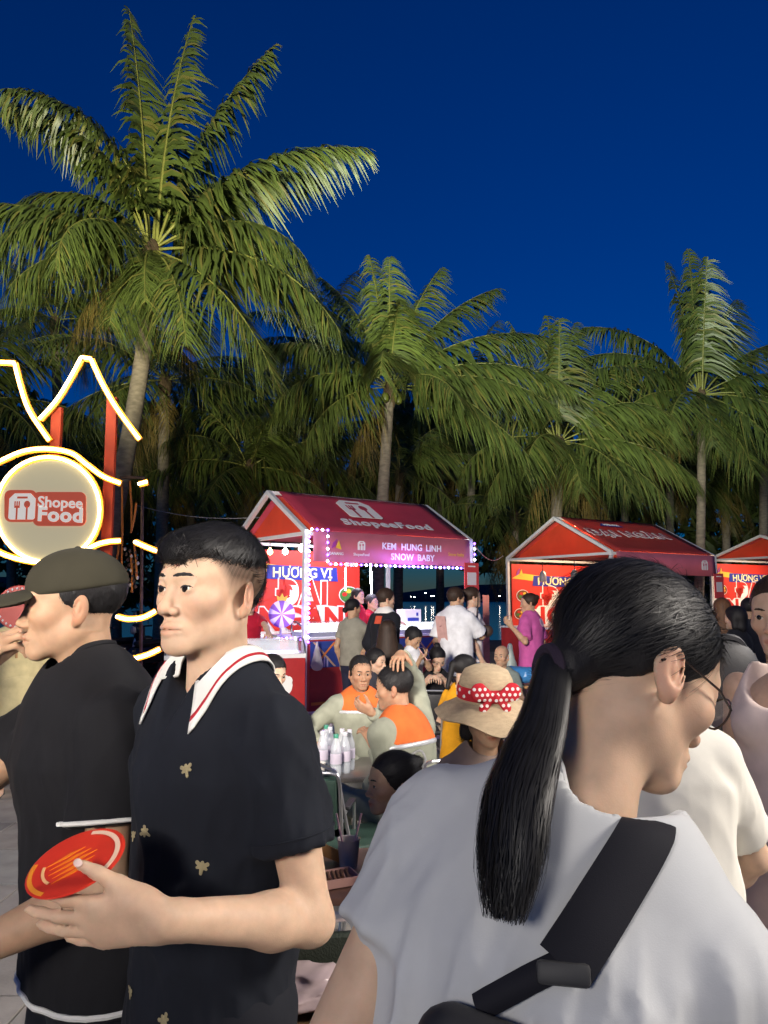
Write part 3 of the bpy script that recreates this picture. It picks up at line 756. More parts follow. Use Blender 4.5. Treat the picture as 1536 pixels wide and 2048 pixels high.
def stall(loc, th, L, w, he, hr, label, roof_m, gab_m, banner=True, back_frac=(.0, .78), val=.42, back_z=None):
    S = empty('market_stall', loc, R(th), label, 'market stall', 'gabled vendor stalls in a row')
    pr = .035
    for (x, y) in ((0, 0), (L, 0), (0, w), (L, w)):
        MB().box((x, y, he / 2), (.06, .06, he)).build('post', white_metal, S)
    for a, b in (((0.03, 0, he - .03), (L - .03, 0, he - .03)), ((.03, w, he - .03), (L - .03, w, he - .03)), ((0, .03, he - .03), (0, w - .03, he - .03)), ((L, .03, he - .03), (L, w - .03, he - .03)), ((0.03, w / 2, hr), (L - .03, w / 2, hr))):
        a, b = Vector(a), Vector(b); d = b - a; M = Matrix((d.normalized(), V3(0, 0, 1).cross(d).normalized(), V3(0, 0, 1))).transposed()
        MB().box((a + b) / 2, (d.length, .05, .05), M).build('beam', white_metal, S)
    for x in (0, L):
        for y in (0, w):
            a, b = V3(x, y, he), V3(x, w / 2, hr); d = b - a; n = V3(1, 0, 0).cross(d).normalized(); M = Matrix((d.normalized(), n.cross(d.normalized()), n)).transposed()
            MB().box((a + b) / 2 + n * (.0 if y else 0), (d.length + .03, .065, .06), M).build('rafter', white_metal, S)
    # fabric roof: two slopes with sag, and gable triangles
    for sgn, y0 in ((1, 0.0), (-1, w)):
        b = MB(); N, K = 12, 8; V = []; F = []
        for i in range(N + 1):
            for j in range(K + 1):
                s, t = i / N, j / K; x = .16 + (L - .20) * s; y = y0 + sgn * (w / 2) * t; z = he + .03 + (hr - he + .01) * t - .035 * math.sin(math.pi * s) * math.sin(math.pi * t)
                V.append((x, y, z))
        for i in range(N):
            for j in range(K):
                q = (i * (K + 1) + j, (i + 1) * (K + 1) + j, (i + 1) * (K + 1) + j + 1, i * (K + 1) + j + 1); F.append(q if sgn > 0 else q[::-1])
        o = b.add(V, F).build('roof_panel', roof_m, S, True); so = o.modifiers.new('t', 'SOLIDIFY'); so.thickness = .006
    for x in (.22, L - .1):
        MB().prism([(.06, he + .01), (w - .06, he + .01), (w / 2, hr - .05)], (x, 0, 0), (0, 1, 0), (0, 0, 1), .006).build('gable_panel', gab_m, S)
    # valance along the front
    b = MB(); V = []; F = []
    for i in range(25):
        s = i / 24; wv = .012 * math.sin(s * 17) + .008 * math.sin(s * 41)
        V += [(.10 + (L - .16) * s, -.045, he + .01), (.10 + (L - .16) * s, -.05 + wv, he - val)]
    for i in range(24): F.append((2 * i, 2 * i + 1, 2 * i + 3, 2 * i + 2))
    o = b.add(V, F).build('valance', valance_m, S, True); so = o.modifiers.new('t', 'SOLIDIFY'); so.thickness = .004
    # printed back wall
    if banner:
        x0, x1 = L * back_frac[0] + .06, L * back_frac[1]; zb, zt = .25, he - .12
        yb = w - .05
        MB().box(((x0 + x1) / 2, yb, (zb + zt) / 2), (x1 - x0, .02, zt - zb)).build('back_banner', banner_red, S)
        cx = x0 + (x1 - x0) * .50; y = yb - .014; U, Vv = (1, 0, 0), (0, 0, 1); bw = x1 - x0
        MB().prism([(-.44 * bw, -.02), (-.36 * bw, .10), (-.05 * bw, .02), (-.1 * bw, -.1)], (cx - .06 * bw, y, zt - .30), U, Vv, .003).build('sail_shape', print_yellow, S)
        MB().prism([(-.30 * bw, -.10), (.30 * bw, -.13), (.29 * bw, .11), (-.29 * bw, .13)], (cx, y - .003, zt - .38), U, Vv, .003).build('title_ribbon', print_blue, S)
        text_part('title_text', 'HƯƠNG VỊ', .23, mat('print_cream', (.85, .74, .35), .5), S, (cx, y - .010, zt - .38), U, Vv, .004, .004, xscale=bw / 2.3)
        MB().prism([(-.36 * bw, -.26), (.38 * bw, -.26), (.36 * bw, .16), (.2 * bw, .20), (-.24 * bw, .20), (-.27 * bw, .12), (-.37 * bw, .1)], (cx, y - .001, zt - 1.12), U, Vv, .003).build('word_plate', print_white, S)
        for wd, zz, sz, sc in (('ĐẠI', zt - .73, .52, 1.0), ('NGÀN', zt - 1.16, .50, 1.0)):
            text_part('word_outline', wd, sz, print_white, S, (cx, y - .006, zz), U, Vv, .004, .046, spacing=1.14, xscale=bw / 2.25 * sc)
            text_part('word', wd, sz, print_red, S, (cx, y - .012, zz), U, Vv, .004, .024, spacing=1.14, xscale=bw / 2.25 * sc)
        for (fx, fz, c, r) in ((-.40, -.70, print_brown, .17), (.40, -.74, print_green, .19), (-.43, -1.10, print_brown, .15)):
            p = (cx + fx * bw, y - .004, zt + fz)
            MB().prism([(r * math.cos(a) * 1.1, r * .8 * math.sin(a)) for a in np.linspace(0, 6.283, 19)[:-1]], p, U, Vv, .004).build('dish_edge', print_white, S)
            MB().prism([(r * .92 * math.cos(a) * 1.1, r * .72 * math.sin(a)) for a in np.linspace(0, 6.283, 19)[:-1]], (p[0], p[1] - .005, p[2]), U, Vv, .004).build('dish', c, S)
            for k in range(5):
                a = k * 1.3 + fx; q = (p[0] + r * .5 * math.cos(a), p[1] - .009, p[2] + r * .35 * math.sin(a))
                MB().prism([(r * .28 * math.cos(t), r * .2 * math.sin(t)) for t in np.linspace(0, 6.283, 10)[:-1]], q, U, Vv, .003).build('dish_food', [print_orange, print_yellow, print_red, print_green, print_orange][k], S)
        food_logo(S, (x1 - .2, y - .006, zt - .16), U, Vv, .16, name='small_logo'); banana_mark(S, (x0 + .22, y - .006, zt - .20), U, Vv, .22)
    return S

# ================================================================== stall with the purple lights
p0 = at(611, 1062, 10.6); TH1 = 36.0; L1, W1 = 3.06, 2.24; HE1 = p0.z; HR1 = at(535, 985, 11.5).z
st1 = stall((p0.x, p0.y, 0), TH1, L1, W1, HE1, HR1, 'red gabled ice cream stall with purple fairy lights around its valance', tent_red, tent_orange)
sl = V3(0, W1 / 2, HR1 - HE1).normalized(); nrm1 = V3(1, 0, 0).cross(sl)
food_logo(st1, V3(L1 * .44, W1 * .315, HE1 + .03 + (HR1 - HE1) * .63) + nrm1 * .012, (1, 0, 0), sl, .62, plate=tent_red, name='roof_logo')
text_part('roof_lettering', 'ShopeeFood', .27, mat('print_pale', (.70, .68, .70), .5), st1, V3(L1 * .53, W1 * .12, HE1 + .03 + (HR1 - HE1) * .24) + nrm1 * .012, (1, 0, 0), sl, .005, .010, spacing=1.12, xscale=1.12)
for wi, (wd_, wx, wz) in enumerate((('KEM', .452, -.165), ('HUNG', .590, -.165), ('LINH', .730, -.165), ('SNOW', .532, -.315), ('BABY', .680, -.315))):
    text_part('valance_word', wd_, .135, print_white, st1, (L1 * wx, -.074, HE1 + wz), (1, 0, 0), (0, 0, 1), .004, .0032, spacing=1.04)
food_logo(st1, (L1 * .29, -.070, HE1 - .17), (1, 0, 0), (0, 0, 1), .13, plate=valance_m, name='valance_logo')
text_part('valance_small_text', 'ShopeeFood', .055, print_white, st1, (L1 * .29, -.074, HE1 - .30), (1, 0, 0), (0, 0, 1), .003, .001)
banana_mark(st1, (L1 * .15, -.072, HE1 - .18), (1, 0, 0), (0, 0, 1), .17)
text_part('valance_small_text', 'DANANG', .055, print_white, st1, (L1 * .15, -.074, HE1 - .30), (1, 0, 0), (0, 0, 1), .003, .001)
text_part('valance_script', 'Snow baby', .075, print_yellow, st1, (L1 * .88, -.074, HE1 - .24), (1, .0, 0), (0, 0, 1), .003, .0)

# fairy lights: alternating white and violet beads on a cable
bead_w = mat('bead_white', (1, 1, 1), .4, emit=(.85, .85, 1.0), es=14); bead_v = mat('bead_violet', (.3, .1, .9), .4, emit=(.16, .06, 1.0), es=16)
bm = bmesh.new(); bmesh.ops.create_icosphere(bm, subdivisions=1, radius=.020); bead_me = [bpy.data.meshes.new('bead') for _ in range(2)]
for me, m in zip(bead_me, (bead_w, bead_v)): bm.to_mesh(me); me.materials.append(m)
bm.free()
def fairy(path, n, label, par_loc, th):
    F = empty('fairy_light_string', par_loc, R(th), label, 'fairy lights'); pts = [Vector(p) for p in path]
    MB().tube(pts, .006, 5).build('cable', mat('cable_clear', (.4, .4, .45), .4), F)
    ln = [(pts[i + 1] - pts[i]).length for i in range(len(pts) - 1)]; T = sum(ln)
    for k in range(n):
        d = T * k / max(n - 1, 1); i = 0
        while i < len(ln) - 1 and d > ln[i]: d -= ln[i]; i += 1
        mobj('bead', bead_me[k % 2], None, F, pts[i].lerp(pts[i + 1], min(d / ln[i], 1)) + V3(0, -.012, 0))
    return F
SL1 = (p0.x, p0.y, 0)
fairy([(.02, -.06, HE1 - .02), (.02, -.06, .98)], 24, 'violet and white fairy lights running down the near corner post', SL1, TH1)
fairy([(.04, -.09, HE1 + .02), (.30, -.09, HE1 + .02), (.30, -.09, HE1 - .10), (.30, -.09, HE1 - .45), (L1, -.09, HE1 - .45), (L1, -.09, HE1 - .05)], 46, 'violet and white fairy lights outlining the lower edge of the pink valance', SL1, TH1)
fairy([(-.04, 1.9, 1.02), (-.04, .06, 1.02)], 16, 'violet and white fairy lights along the left counter edge under the banner', SL1, TH1)
cold_glow = mat('bulb_cold', (1, 1, 1), .4, emit=(1.0, .95, .9), es=22); warm_glow = mat('bulb_warm', (1, 1, 1), .4, emit=(1.0, .62, .25), es=18)
bs = empty('bulb_string', SL1, R(TH1), 'row of glowing round bulbs hanging under the purple-lit stall gable', 'string lights')
for k in range(5): bulb(bs, V3(.02, W1 * (.90 - .21 * k), HE1 - .22 - .02 * (k % 2)), .05, warm_glow if k < 3 else cold_glow)
ic = empty('icicle_light', SL1, R(TH1), 'white icicle light tubes hanging inside the purple-lit stall', 'string lights')
for (x, y, z0, z1) in ((1.25, .9, .45, .80), (1.45, .5, .35, .70), (1.75, .9, .5, .85)):
    MB().tube([(x, y, HE1 - z0), (x, y, HE1 - z1)], .012, 6).build('light_tube', bead_w if x > .8 else cold_glow, ic)
    MB().tube([(x, y, HE1 - z0), (x, y, HE1 - .02)], .003, 4).build('tube_cord', white_metal, ic)
tl = empty('tube_lamp', SL1, R(TH1), 'white tube lamp under the ridge of the purple-lit stall', 'lamp')
MB().tube([(.5, W1 / 2, HR1 - .12), (L1 - .5, W1 / 2, HR1 - .12)], .022, 8).build('tube', mat('tube_glow', (1, 1, 1), .4, emit=(.85, .85, 1), es=8), tl)
lamp_light('tube_light', 'AREA', (L1 / 2, W1 / 2, HR1 - .16), 105, (.88, .86, 1.0), tl, .5, (L1 / 2, W1 / 2, 0))
lamp_light('violet_light', 'POINT', (L1 * .55, -.25, HE1 - .55), 34, (.38, .20, 1.0), tl, .15)
lamp_light('violet_light', 'POINT', (-.15, .3, 1.35), 7, (.30, .14, 1.0), tl, .15)

# counter of that stall: patterned panels, white top, lit chest
def counter(loc, th, x0, x1, dep, h, label, panels, mood=None, y0=.02):
    C = empty('counter', loc, R(th), label, 'counter')
    MB().box(((x0 + x1) / 2, y0 + dep / 2, h / 2), (x1 - x0, dep, h - .03)).build('base', mat('counter_red', (.42, .03, .03), .5, var=.1), C)
    MB().box(((x0 + x1) / 2, y0 + dep / 2, h), (x1 - x0 + .06, dep + .05, .035), None, .006).build('top', mat('counter_top', (.75, .75, .76), .3), C)
    n = panels; pw = (x1 - x0) / n
    for i in range(n):
        cx = x0 + pw * (i + .5)
        MB().box((cx, y0 - .008, h - .22), (pw - .01, .012, .36)).build('blue_panel', mat('panel_blue', (.03, .06, .26), .5, var=.1), C)
        for s in (-1, 1):
            b = MB(); b.prism([(-pw * .42, -.17), (-pw * .34, -.17), (pw * .42, .17), (pw * .34, .17)] if s > 0 else [(pw * .34, -.17), (pw * .42, -.17), (-pw * .34, .17), (-pw * .42, .17)], (cx, y0 - .0165 - .002 * (s > 0), h - .22), (1, 0, 0), (0, 0, 1), .003).build('weave_stripe', print_orange if s > 0 else mat('print_sand', (.62, .40, .22), .5), C)
        for k in (-1, 0, 1): MB().prism([(-.012, -.17), (.012, -.17), (.012, -.03), (-.012, -.03)], (cx + k * .05, y0 - .0145, h - .22), (1, 0, 0), (0, 0, 1), .002).build('weave_bar', mat('print_lilac', (.4, .35, .55), .5), C)
        MB().prism([(-pw * .45, -.02), (pw * .45, -.02), (pw * .45, .02), (-pw * .45, .02)], (cx, y0 - .014, .14), (1, 0, 0), (0, 0, 1), .003).build('weave_stripe', print_orange, C)
    return C
counter(SL1, TH1, .10, L1 - .25, .60, 1.02, 'long red counter with blue woven pattern below the SNOW BABY valance', 6)
cl = counter((p0.x, p0.y, 0), TH1 + 90, .75, 2.2, .45, 1.0, 'side counter with blue woven pattern behind the ice cream freezer', 3, y0=-.02)
def chest(loc, th, w, d, h, label, lid_h=.16, red=None, es=2.2, cones=True):
    """ice cream chest: red body, white rim, curved glass lid over a lit white well"""
    C = empty('ice_cream_freezer', loc, R(th), label, 'freezer')
    MB().box((0, 0, h / 2 + .04), (w, d, h - .08), None, .02).build('body', red or mat('freezer_red', (.40, .025, .025), .4, var=.08), C, True)
    for sx in (-1, 1):
        for sy in (-1, 1): MB().tube([(sx * (w / 2 - .1), sy * (d / 2 - .1), .08), (sx * (w / 2 - .1), sy * (d / 2 - .1), .004)], .03, 8).build('foot', mat('rubber', (.03, .03, .03), .8), C)
    b = MB()
    for (x, y, a, c) in ((0, -d / 2 + .03, w, .06), (0, d / 2 - .03, w, .06), (-w / 2 + .03, 0, .06, d - .12), (w / 2 - .03, 0, .06, d - .12)): b.box((x, y, h + .02), (a, c, .05))
    b.build('rim', mat('freezer_white', (.78, .78, .78), .3), C)
    MB().box((0, 0, h + .012), (w - .13, d - .13, .012)).build('lit_well', mat('lit_well', (1, 1, 1), .5, emit=(.92, .97, 1.0), es=es), C)
    n = 10; V = []; F = []
    for i in range(n + 1):
        a = math.pi * i / n; y = -d / 2 * math.cos(a) * .98; z = h + .046 + lid_h * math.sin(a) ** .7
        V += [(-w / 2 + .01, y, z), (w / 2 - .01, y, z)]
    for i in range(n): F.append((2 * i, 2 * i + 1, 2 * i + 3, 2 * i + 2))
    o = MB().add(V, F).build('glass_lid', mat('lid_glass', (.85, .9, .92), .05, trans=.9, alpha=.35, spec=.5), C, True)
    for sx in (-1, 1): MB().tube([(sx * (w / 2 - .012), v[1], v[2]) for v in V[::2]], .012, 6).build('lid_frame', mat('lid_frame', (.12, .13, .16), .3, .5), C, True)
    for k, (x, col) in enumerate(((-w * .12, print_yellow), (w * .16, print_brown), (w * .34, print_white), (-w * .4, print_yellow))):
        if not cones: break
        y = -d / 2 - .004; U, Vv = (1, 0, 0), (0, 0, 1)
        MB().prism([(-.06, .1), (0, -.16), (.06, .1)], (x, y, h * .52), U, Vv, .003).build('printed_cone', print_orange, C)
        MB().prism([(.10 * math.cos(a), .12 * math.sin(a)) for a in np.linspace(0, 6.28, 15)[:-1]], (x, y - .003, h * .66), U, Vv, .003).build('printed_scoop', col, C)
        MB().prism([(.05 * math.cos(a), .05 * math.sin(a)) for a in np.linspace(0, 6.28, 11)[:-1]], (x + .05, y - .006, h * .72), U, Vv, .003).build('printed_scoop', print_white, C)
    return C
fz = at(470, 1300, 9.0); chest((fz.x, fz.y, 0), 14, 1.55, .66, .90, 'red chest freezer with lit curved glass lid and printed ice cream cones')
def in1(x, y, z=0): return Matrix.Translation(Vector(SL1)) @ Matrix.Rotation(R(TH1), 4, 'Z') @ V3(x, y, z)
dsp = empty('display_case', in1(.62, .33, 1.04), R(TH1), 'bright white display case with sloped glass on the counter beside the corner post', 'display case')
def case(par, w, d, h):
    MB().box((0, 0, .03), (w, d, .06)).build('tray', mat('case_grey', (.3, .32, .36), .4), par)
    MB().box((0, 0, .066), (w - .06, d - .06, .008)).build('lit_tray', mat('case_glow', (1, 1, 1), .5, emit=(.95, .98, 1.0), es=4), par)
    MB().add([(-w / 2, -d / 2, .06), (w / 2, -d / 2, .06), (w / 2, d * .2, h), (-w / 2, d * .2, h), (w / 2, d / 2, h), (-w / 2, d / 2, h)], [(0, 1, 2, 3), (3, 2, 4, 5)]).build('glass', mat('lid_glass'), par)
    for sx in (-1, 1): MB().tube([(sx * w / 2, -d / 2, .06), (sx * w / 2, d * .2, h), (sx * w / 2, d / 2, h), (sx * w / 2, d / 2, .06)], .012, 6).build('case_frame', mat('lid_frame'), par, True)
case(dsp, 1.0, .48, .20)
dsp2 = empty('display_case', in1(2.1, .33, 1.04), R(TH1), 'bright white display case on the counter below the box of the SNOW BABY stall', 'display case'); case(dsp2, 1.3, .48, .16)
pb = in1(2.15, .45, 1.20); bx = empty('carton', pb, R(TH1), 'white carton with blue print standing on the lit counter', 'box')
MB().box((0, 0, .10), (.32, .22, .20), None, .004).build('box_body', mat('carton', (.72, .72, .70), .7), bx); MB().prism([(-.11, .02), (.11, .02), (.11, .07), (-.11, .07)], (0, -.114, 0), (1, 0, 0), (0, 0, 1), .002).build('printed_band', print_blue, bx)
MB().prism([(.06, .10), (.10, .10), (.10, .15), (.06, .15)], (0, -.114, 0), (1, 0, 0), (0, 0, 1), .002).build('printed_mark', print_blue, bx)
# prize wheel
pw = empty('prize_wheel', in1(-.12, .42, 1.03), R(TH1), 'small purple and white prize wheel standing beside the corner post', 'prize wheel')
U, Vv = V3(1, 0, 0), V3(0, 0, 1); U = (Matrix.Rotation(R(-TH1 - 8), 3, 'Z') @ U)
Wn = U.cross(Vv)
MB().box((0, 0, .02), (.22, .14, .04)).build('stand', white_metal, pw); MB().tube([(0, .03, .04), (0, .03, .30)], .015, 6).build('stem', white_metal, pw)
for k in range(14):
    a0, a1 = 2 * math.pi * k / 14, 2 * math.pi * (k + 1) / 14
    MB().prism([(0, 0)] + [(.19 * math.cos(a), .19 * math.sin(a)) for a in np.linspace(a0, a1, 4)], V3(0, 0, .32), U, Vv, .012).build('wheel_sector', mat('wheel_violet', (.22, .08, .35), .5) if k % 2 else mat('wheel_white', (.7, .68, .75), .5), pw)
MB().prism([(-.06, 0), (.06, 0), (.08, .08), (.03, .05), (0, .11), (-.03, .05), (-.08, .08)], V3(0, 0, .50), U, Vv, .012).build('crown_top', print_yellow, pw)
def hang_bag(p, label, s=1.0, m=None):
    o = np.array([0, 0, 0.]); w = waves(int(p.x * 97) % 50, 6, 40., .05)
    V, Q = run([(Cap((0, 0, -.10 * s), (0, 0, -.30 * s), .035 * s, .085 * s, ((0, 1, 0), 1.4)), .02), (Cap((0, 0, 0), (0, 0, -.1 * s), .012 * s, .03 * s), .02)], .011, (), (), lambda q: -.014 * w(q))
    o = mobj('plastic_bag', np_mesh('plastic_bag', V, Q), m or mat('bag_white', (.62, .58, .60), .35, alpha=.8), None, p); return tag(o, label, 'bag')
hang_bag(in1(.12, -.14, .98), 'white plastic bag hanging on the counter below the fairy-lit post')
hang_bag(in1(1.35, -.12, .92), 'white plastic bag hanging on the counter behind the woman in grey')
# payment boards (code panels left blank) and the pole banner
def board(p, w, h, label, rz=20):
    B = empty('payment_board', p, R(rz), label, 'sign'); MB().box((0, 0, 0), (w, .012, h)).build('panel', mat('board_red', (.60, .06, .06), .45), B)
    MB().box((0, -.009, -.02), (w * .62, .006, w * .66)).build('white_square', mat('board_white', (.72, .66, .66), .5), B); MB().box((0, -.009, h * .38), (w * .5, .006, .02)).build('caption_bar', print_white, B)
    return B
board(at(943, 1155, 12.2), .30, .46, 'red payment board hanging at the right post of the ice cream stall', 36)
board(at(1438, 1172, 15.6), .30, .50, 'red payment board hanging at the right post of the orange-lit stall', 32)
fl = at(973, 1285, 11.2); b = empty('feather_banner', (fl.x, fl.y, 0), 0, 'thin upright salmon pink banner beside the couple', 'banner')
MB().tube([(0, .02, .05), (0, .02, at(973, 1190, 11.2).z)], .012, 6).build('pole', white_metal, b); MB().box((0, 0, (at(973, 1190, 11.2).z + .3) / 2), (.09, .012, at(973, 1190, 11.2).z - .3)).build('cloth', cloth('salmon', (.62, .22, .17)), b)
MB().box((0, .02, .02), (.3, .3, .035)).build('base', mat('rubber', (.03, .03, .03), .8), b)

# ================================================================== orange-lit stalls further right
q0 = at(1222, 1103, 14.6); TH2 = 32.0; L2, W2 = 3.15, 2.95; HE2 = q0.z; HR2 = at(1105, 1038, 16.0).z
SL2 = (q0.x, q0.y, 0)
st2 = stall(SL2, TH2, L2, W2, HE2, HR2, 'red gabled stall with orange glow under its roof, behind the ponytail woman', mat('tent_red_b', (.48, .055, .045), .5, bump=.15, bscale=9, var=.1, vscale=2.5, transl=.25), tent_orange, back_frac=(0, .98))
sl2 = V3(0, W2 / 2, HR2 - HE2).normalized(); n2 = V3(1, 0, 0).cross(sl2)
text_part('roof_lettering_outline', 'ĐẠI NGÀN', .40, print_white, st2, V3(L2 * .46, W2 * .26, HE2 + .03 + (HR2 - HE2) * .52) + n2 * .014, (1, 0, 0), sl2, .005, .03, spacing=1.15, xscale=1.1)
text_part('roof_lettering', 'ĐẠI NGÀN', .40, tent_red, st2, V3(L2 * .46, W2 * .26, HE2 + .03 + (HR2 - HE2) * .52) + n2 * .02, (1, 0, 0), sl2, .005, .0, spacing=1.15, xscale=1.1)
MB().prism([(-.35, -.05), (.35, -.05), (.3, .05), (-.2, .09)], V3(L2 * .42, W2 * .40, HE2 + .03 + (HR2 - HE2) * .80) + n2 * .014, V3(1, 0, 0), sl2, .005).build('roof_ribbon', print_blue, st2)
text_part('roof_ribbon_text', 'HƯƠNG VỊ', .09, print_white, st2, V3(L2 * .43, W2 * .405, HE2 + .03 + (HR2 - HE2) * .81) + n2 * .024, (1, 0, 0), sl2, .004, .004)
food_logo(st2, (L2 * .86, -.072, HE2 - .20), (1, 0, 0), (0, 0, 1), .20, plate=valance_m, name='valance_logo')
grey_lamp = mat('lamp_grey', (.35, .36, .37), .35, trans=.3)
hl = empty('pendant_lamp', SL2, R(TH2), 'unlit grey glass pendant lamps hanging under the orange-lit gable', 'lamp')
for y in (.60, 1.15):
    x = .03; z = HE2 - .12
    MB().tube([(x, W2 * y / 1.8, z), (x, W2 * y / 1.8, z - .18)], .008, 5).build('cord', mat('cord_black', (.02, .02, .02), .6), hl)
    MB().lathe([(.02, .06), (.05, .03), (.075, -.03), (.08, -.14), (.07, -.17), (.02, -.18)], 12, (x, W2 * y / 1.8, z - .24)).build('shade', grey_lamp, hl, True)
t2 = empty('tube_lamp', SL2, R(TH2), 'warm tube lamp under the ridge of the orange-lit stall', 'lamp')
MB().tube([(.6, W2 / 2, HR2 - .12), (L2 - .6, W2 / 2, HR2 - .12)], .022, 8).build('tube', mat('tube_warm', (1, 1, 1), .4, emit=(1, .62, .3), es=8), t2)
lamp_light('tube_light', 'AREA', (L2 / 2, W2 / 2, HR2 - .16), 120, (1.0, .74, .48), t2, .5, (L2 / 2, W2 / 2, 0))
lamp_light('gable_light', 'POINT', (.75, W2 * .45, HE2 + .25), 26, (1.0, .55, .22), t2, .08)
counter(SL2, TH2, .3, L2 - .2, .55, 1.0, 'red counter with blue woven pattern of the orange-lit stall', 6)
counter((q0.x, q0.y, 0), TH2 + 90, .5, 2.7, .45, .98, 'side counter with blue woven pattern behind the woman in the pink t-shirt', 4, y0=-.02)
r0 = at(1640, 1108, 18.2); SL3 = (r0.x, r0.y, 0); HE3 = at(1431, 1112, 19.3).z; HR3 = at(1495, 1072, 19.5).z
st3 = stall(SL3, 30, 3.1, 3.0, HE3, HR3, 'red gabled stall at the right edge of the picture with bright interior', mat('tent_red_b'), tent_orange, back_frac=(0, .98))
t3 = empty('tube_lamp', SL3, R(30), 'warm tube lamp under the ridge of the rightmost stall', 'lamp')
MB().tube([(.6, 1.5, HR3 - .12), (2.5, 1.5, HR3 - .12)], .022, 8).build('tube', mat('tube_warm'), t3)
lamp_light('tube_light', 'AREA', (1.2, 1.5, HR3 - .16), 110, (1.0, .80, .6), t3, .5, (1.2, 1.5, 0))
counter(SL3, 30, .3, 2.9, .55, 1.0, 'red counter of the rightmost stall behind the crowd', 5)
b = MB(); a_, c_ = at(945, 1086, 12.4), at(1006, 1112, 16.8); b.tube([a_.lerp(c_, t / 12) - V3(0, 0, .18 * math.sin(math.pi * t / 12)) for t in range(13)], .010, 5)
tag(b.build('power_cable', white_metal), 'pale cable strung between the ice cream stall and the orange-lit stall', 'cable')
b = MB(); a_, c_ = at(270, 1010, 13.5), at(520, 1035, 12.6); b.tube([a_.lerp(c_, t / 10) - V3(0, 0, .10 * math.sin(math.pi * t / 10)) for t in range(11)], .006, 5)
tag(b.build('power_cable', mat('cable_grey', (.3, .3, .3), .5)), 'thin cable running from the palm trunk to the ice cream stall', 'cable')
# lights far out over the water
fb = mat('boat_glow', (1, 1, 1), .4, emit=(1, .93, .8), es=60)
for k, (px, py, r) in enumerate(((829, 1194, .16), (851, 1186, .24), (863, 1192, .20), (867, 1192, .16), (999, 1192, .18), (822, 1193, .09))):
    p = at(px, py, 300); o = MB().lathe([(.02 * r, r), (.7 * r, .7 * r), (r, 0), (.7 * r, -.7 * r), (.02 * r, -r)], 8, (0, 0, 0)).build('lamp_head', fb); bo = empty('boat_light', p, 0, ['dim far lamp over the water beside the jacket man', 'brightest far lamp over the dark water behind the counter', 'far lamp over the water just right of the brightest one', 'far lamp at the right end of the lamp trio over the water', 'single far lamp beside the stall post of the orange-lit stall', 'faintest far lamp, leftmost over the water'][k], 'lamp', 'lamps far out over the water')
    o.parent = bo; MB().tube([(0, 0, -r), (0, 0, -p.z - .5)], .05, 5).build('mast', mat('mast', (.05, .05, .05), .7), bo)
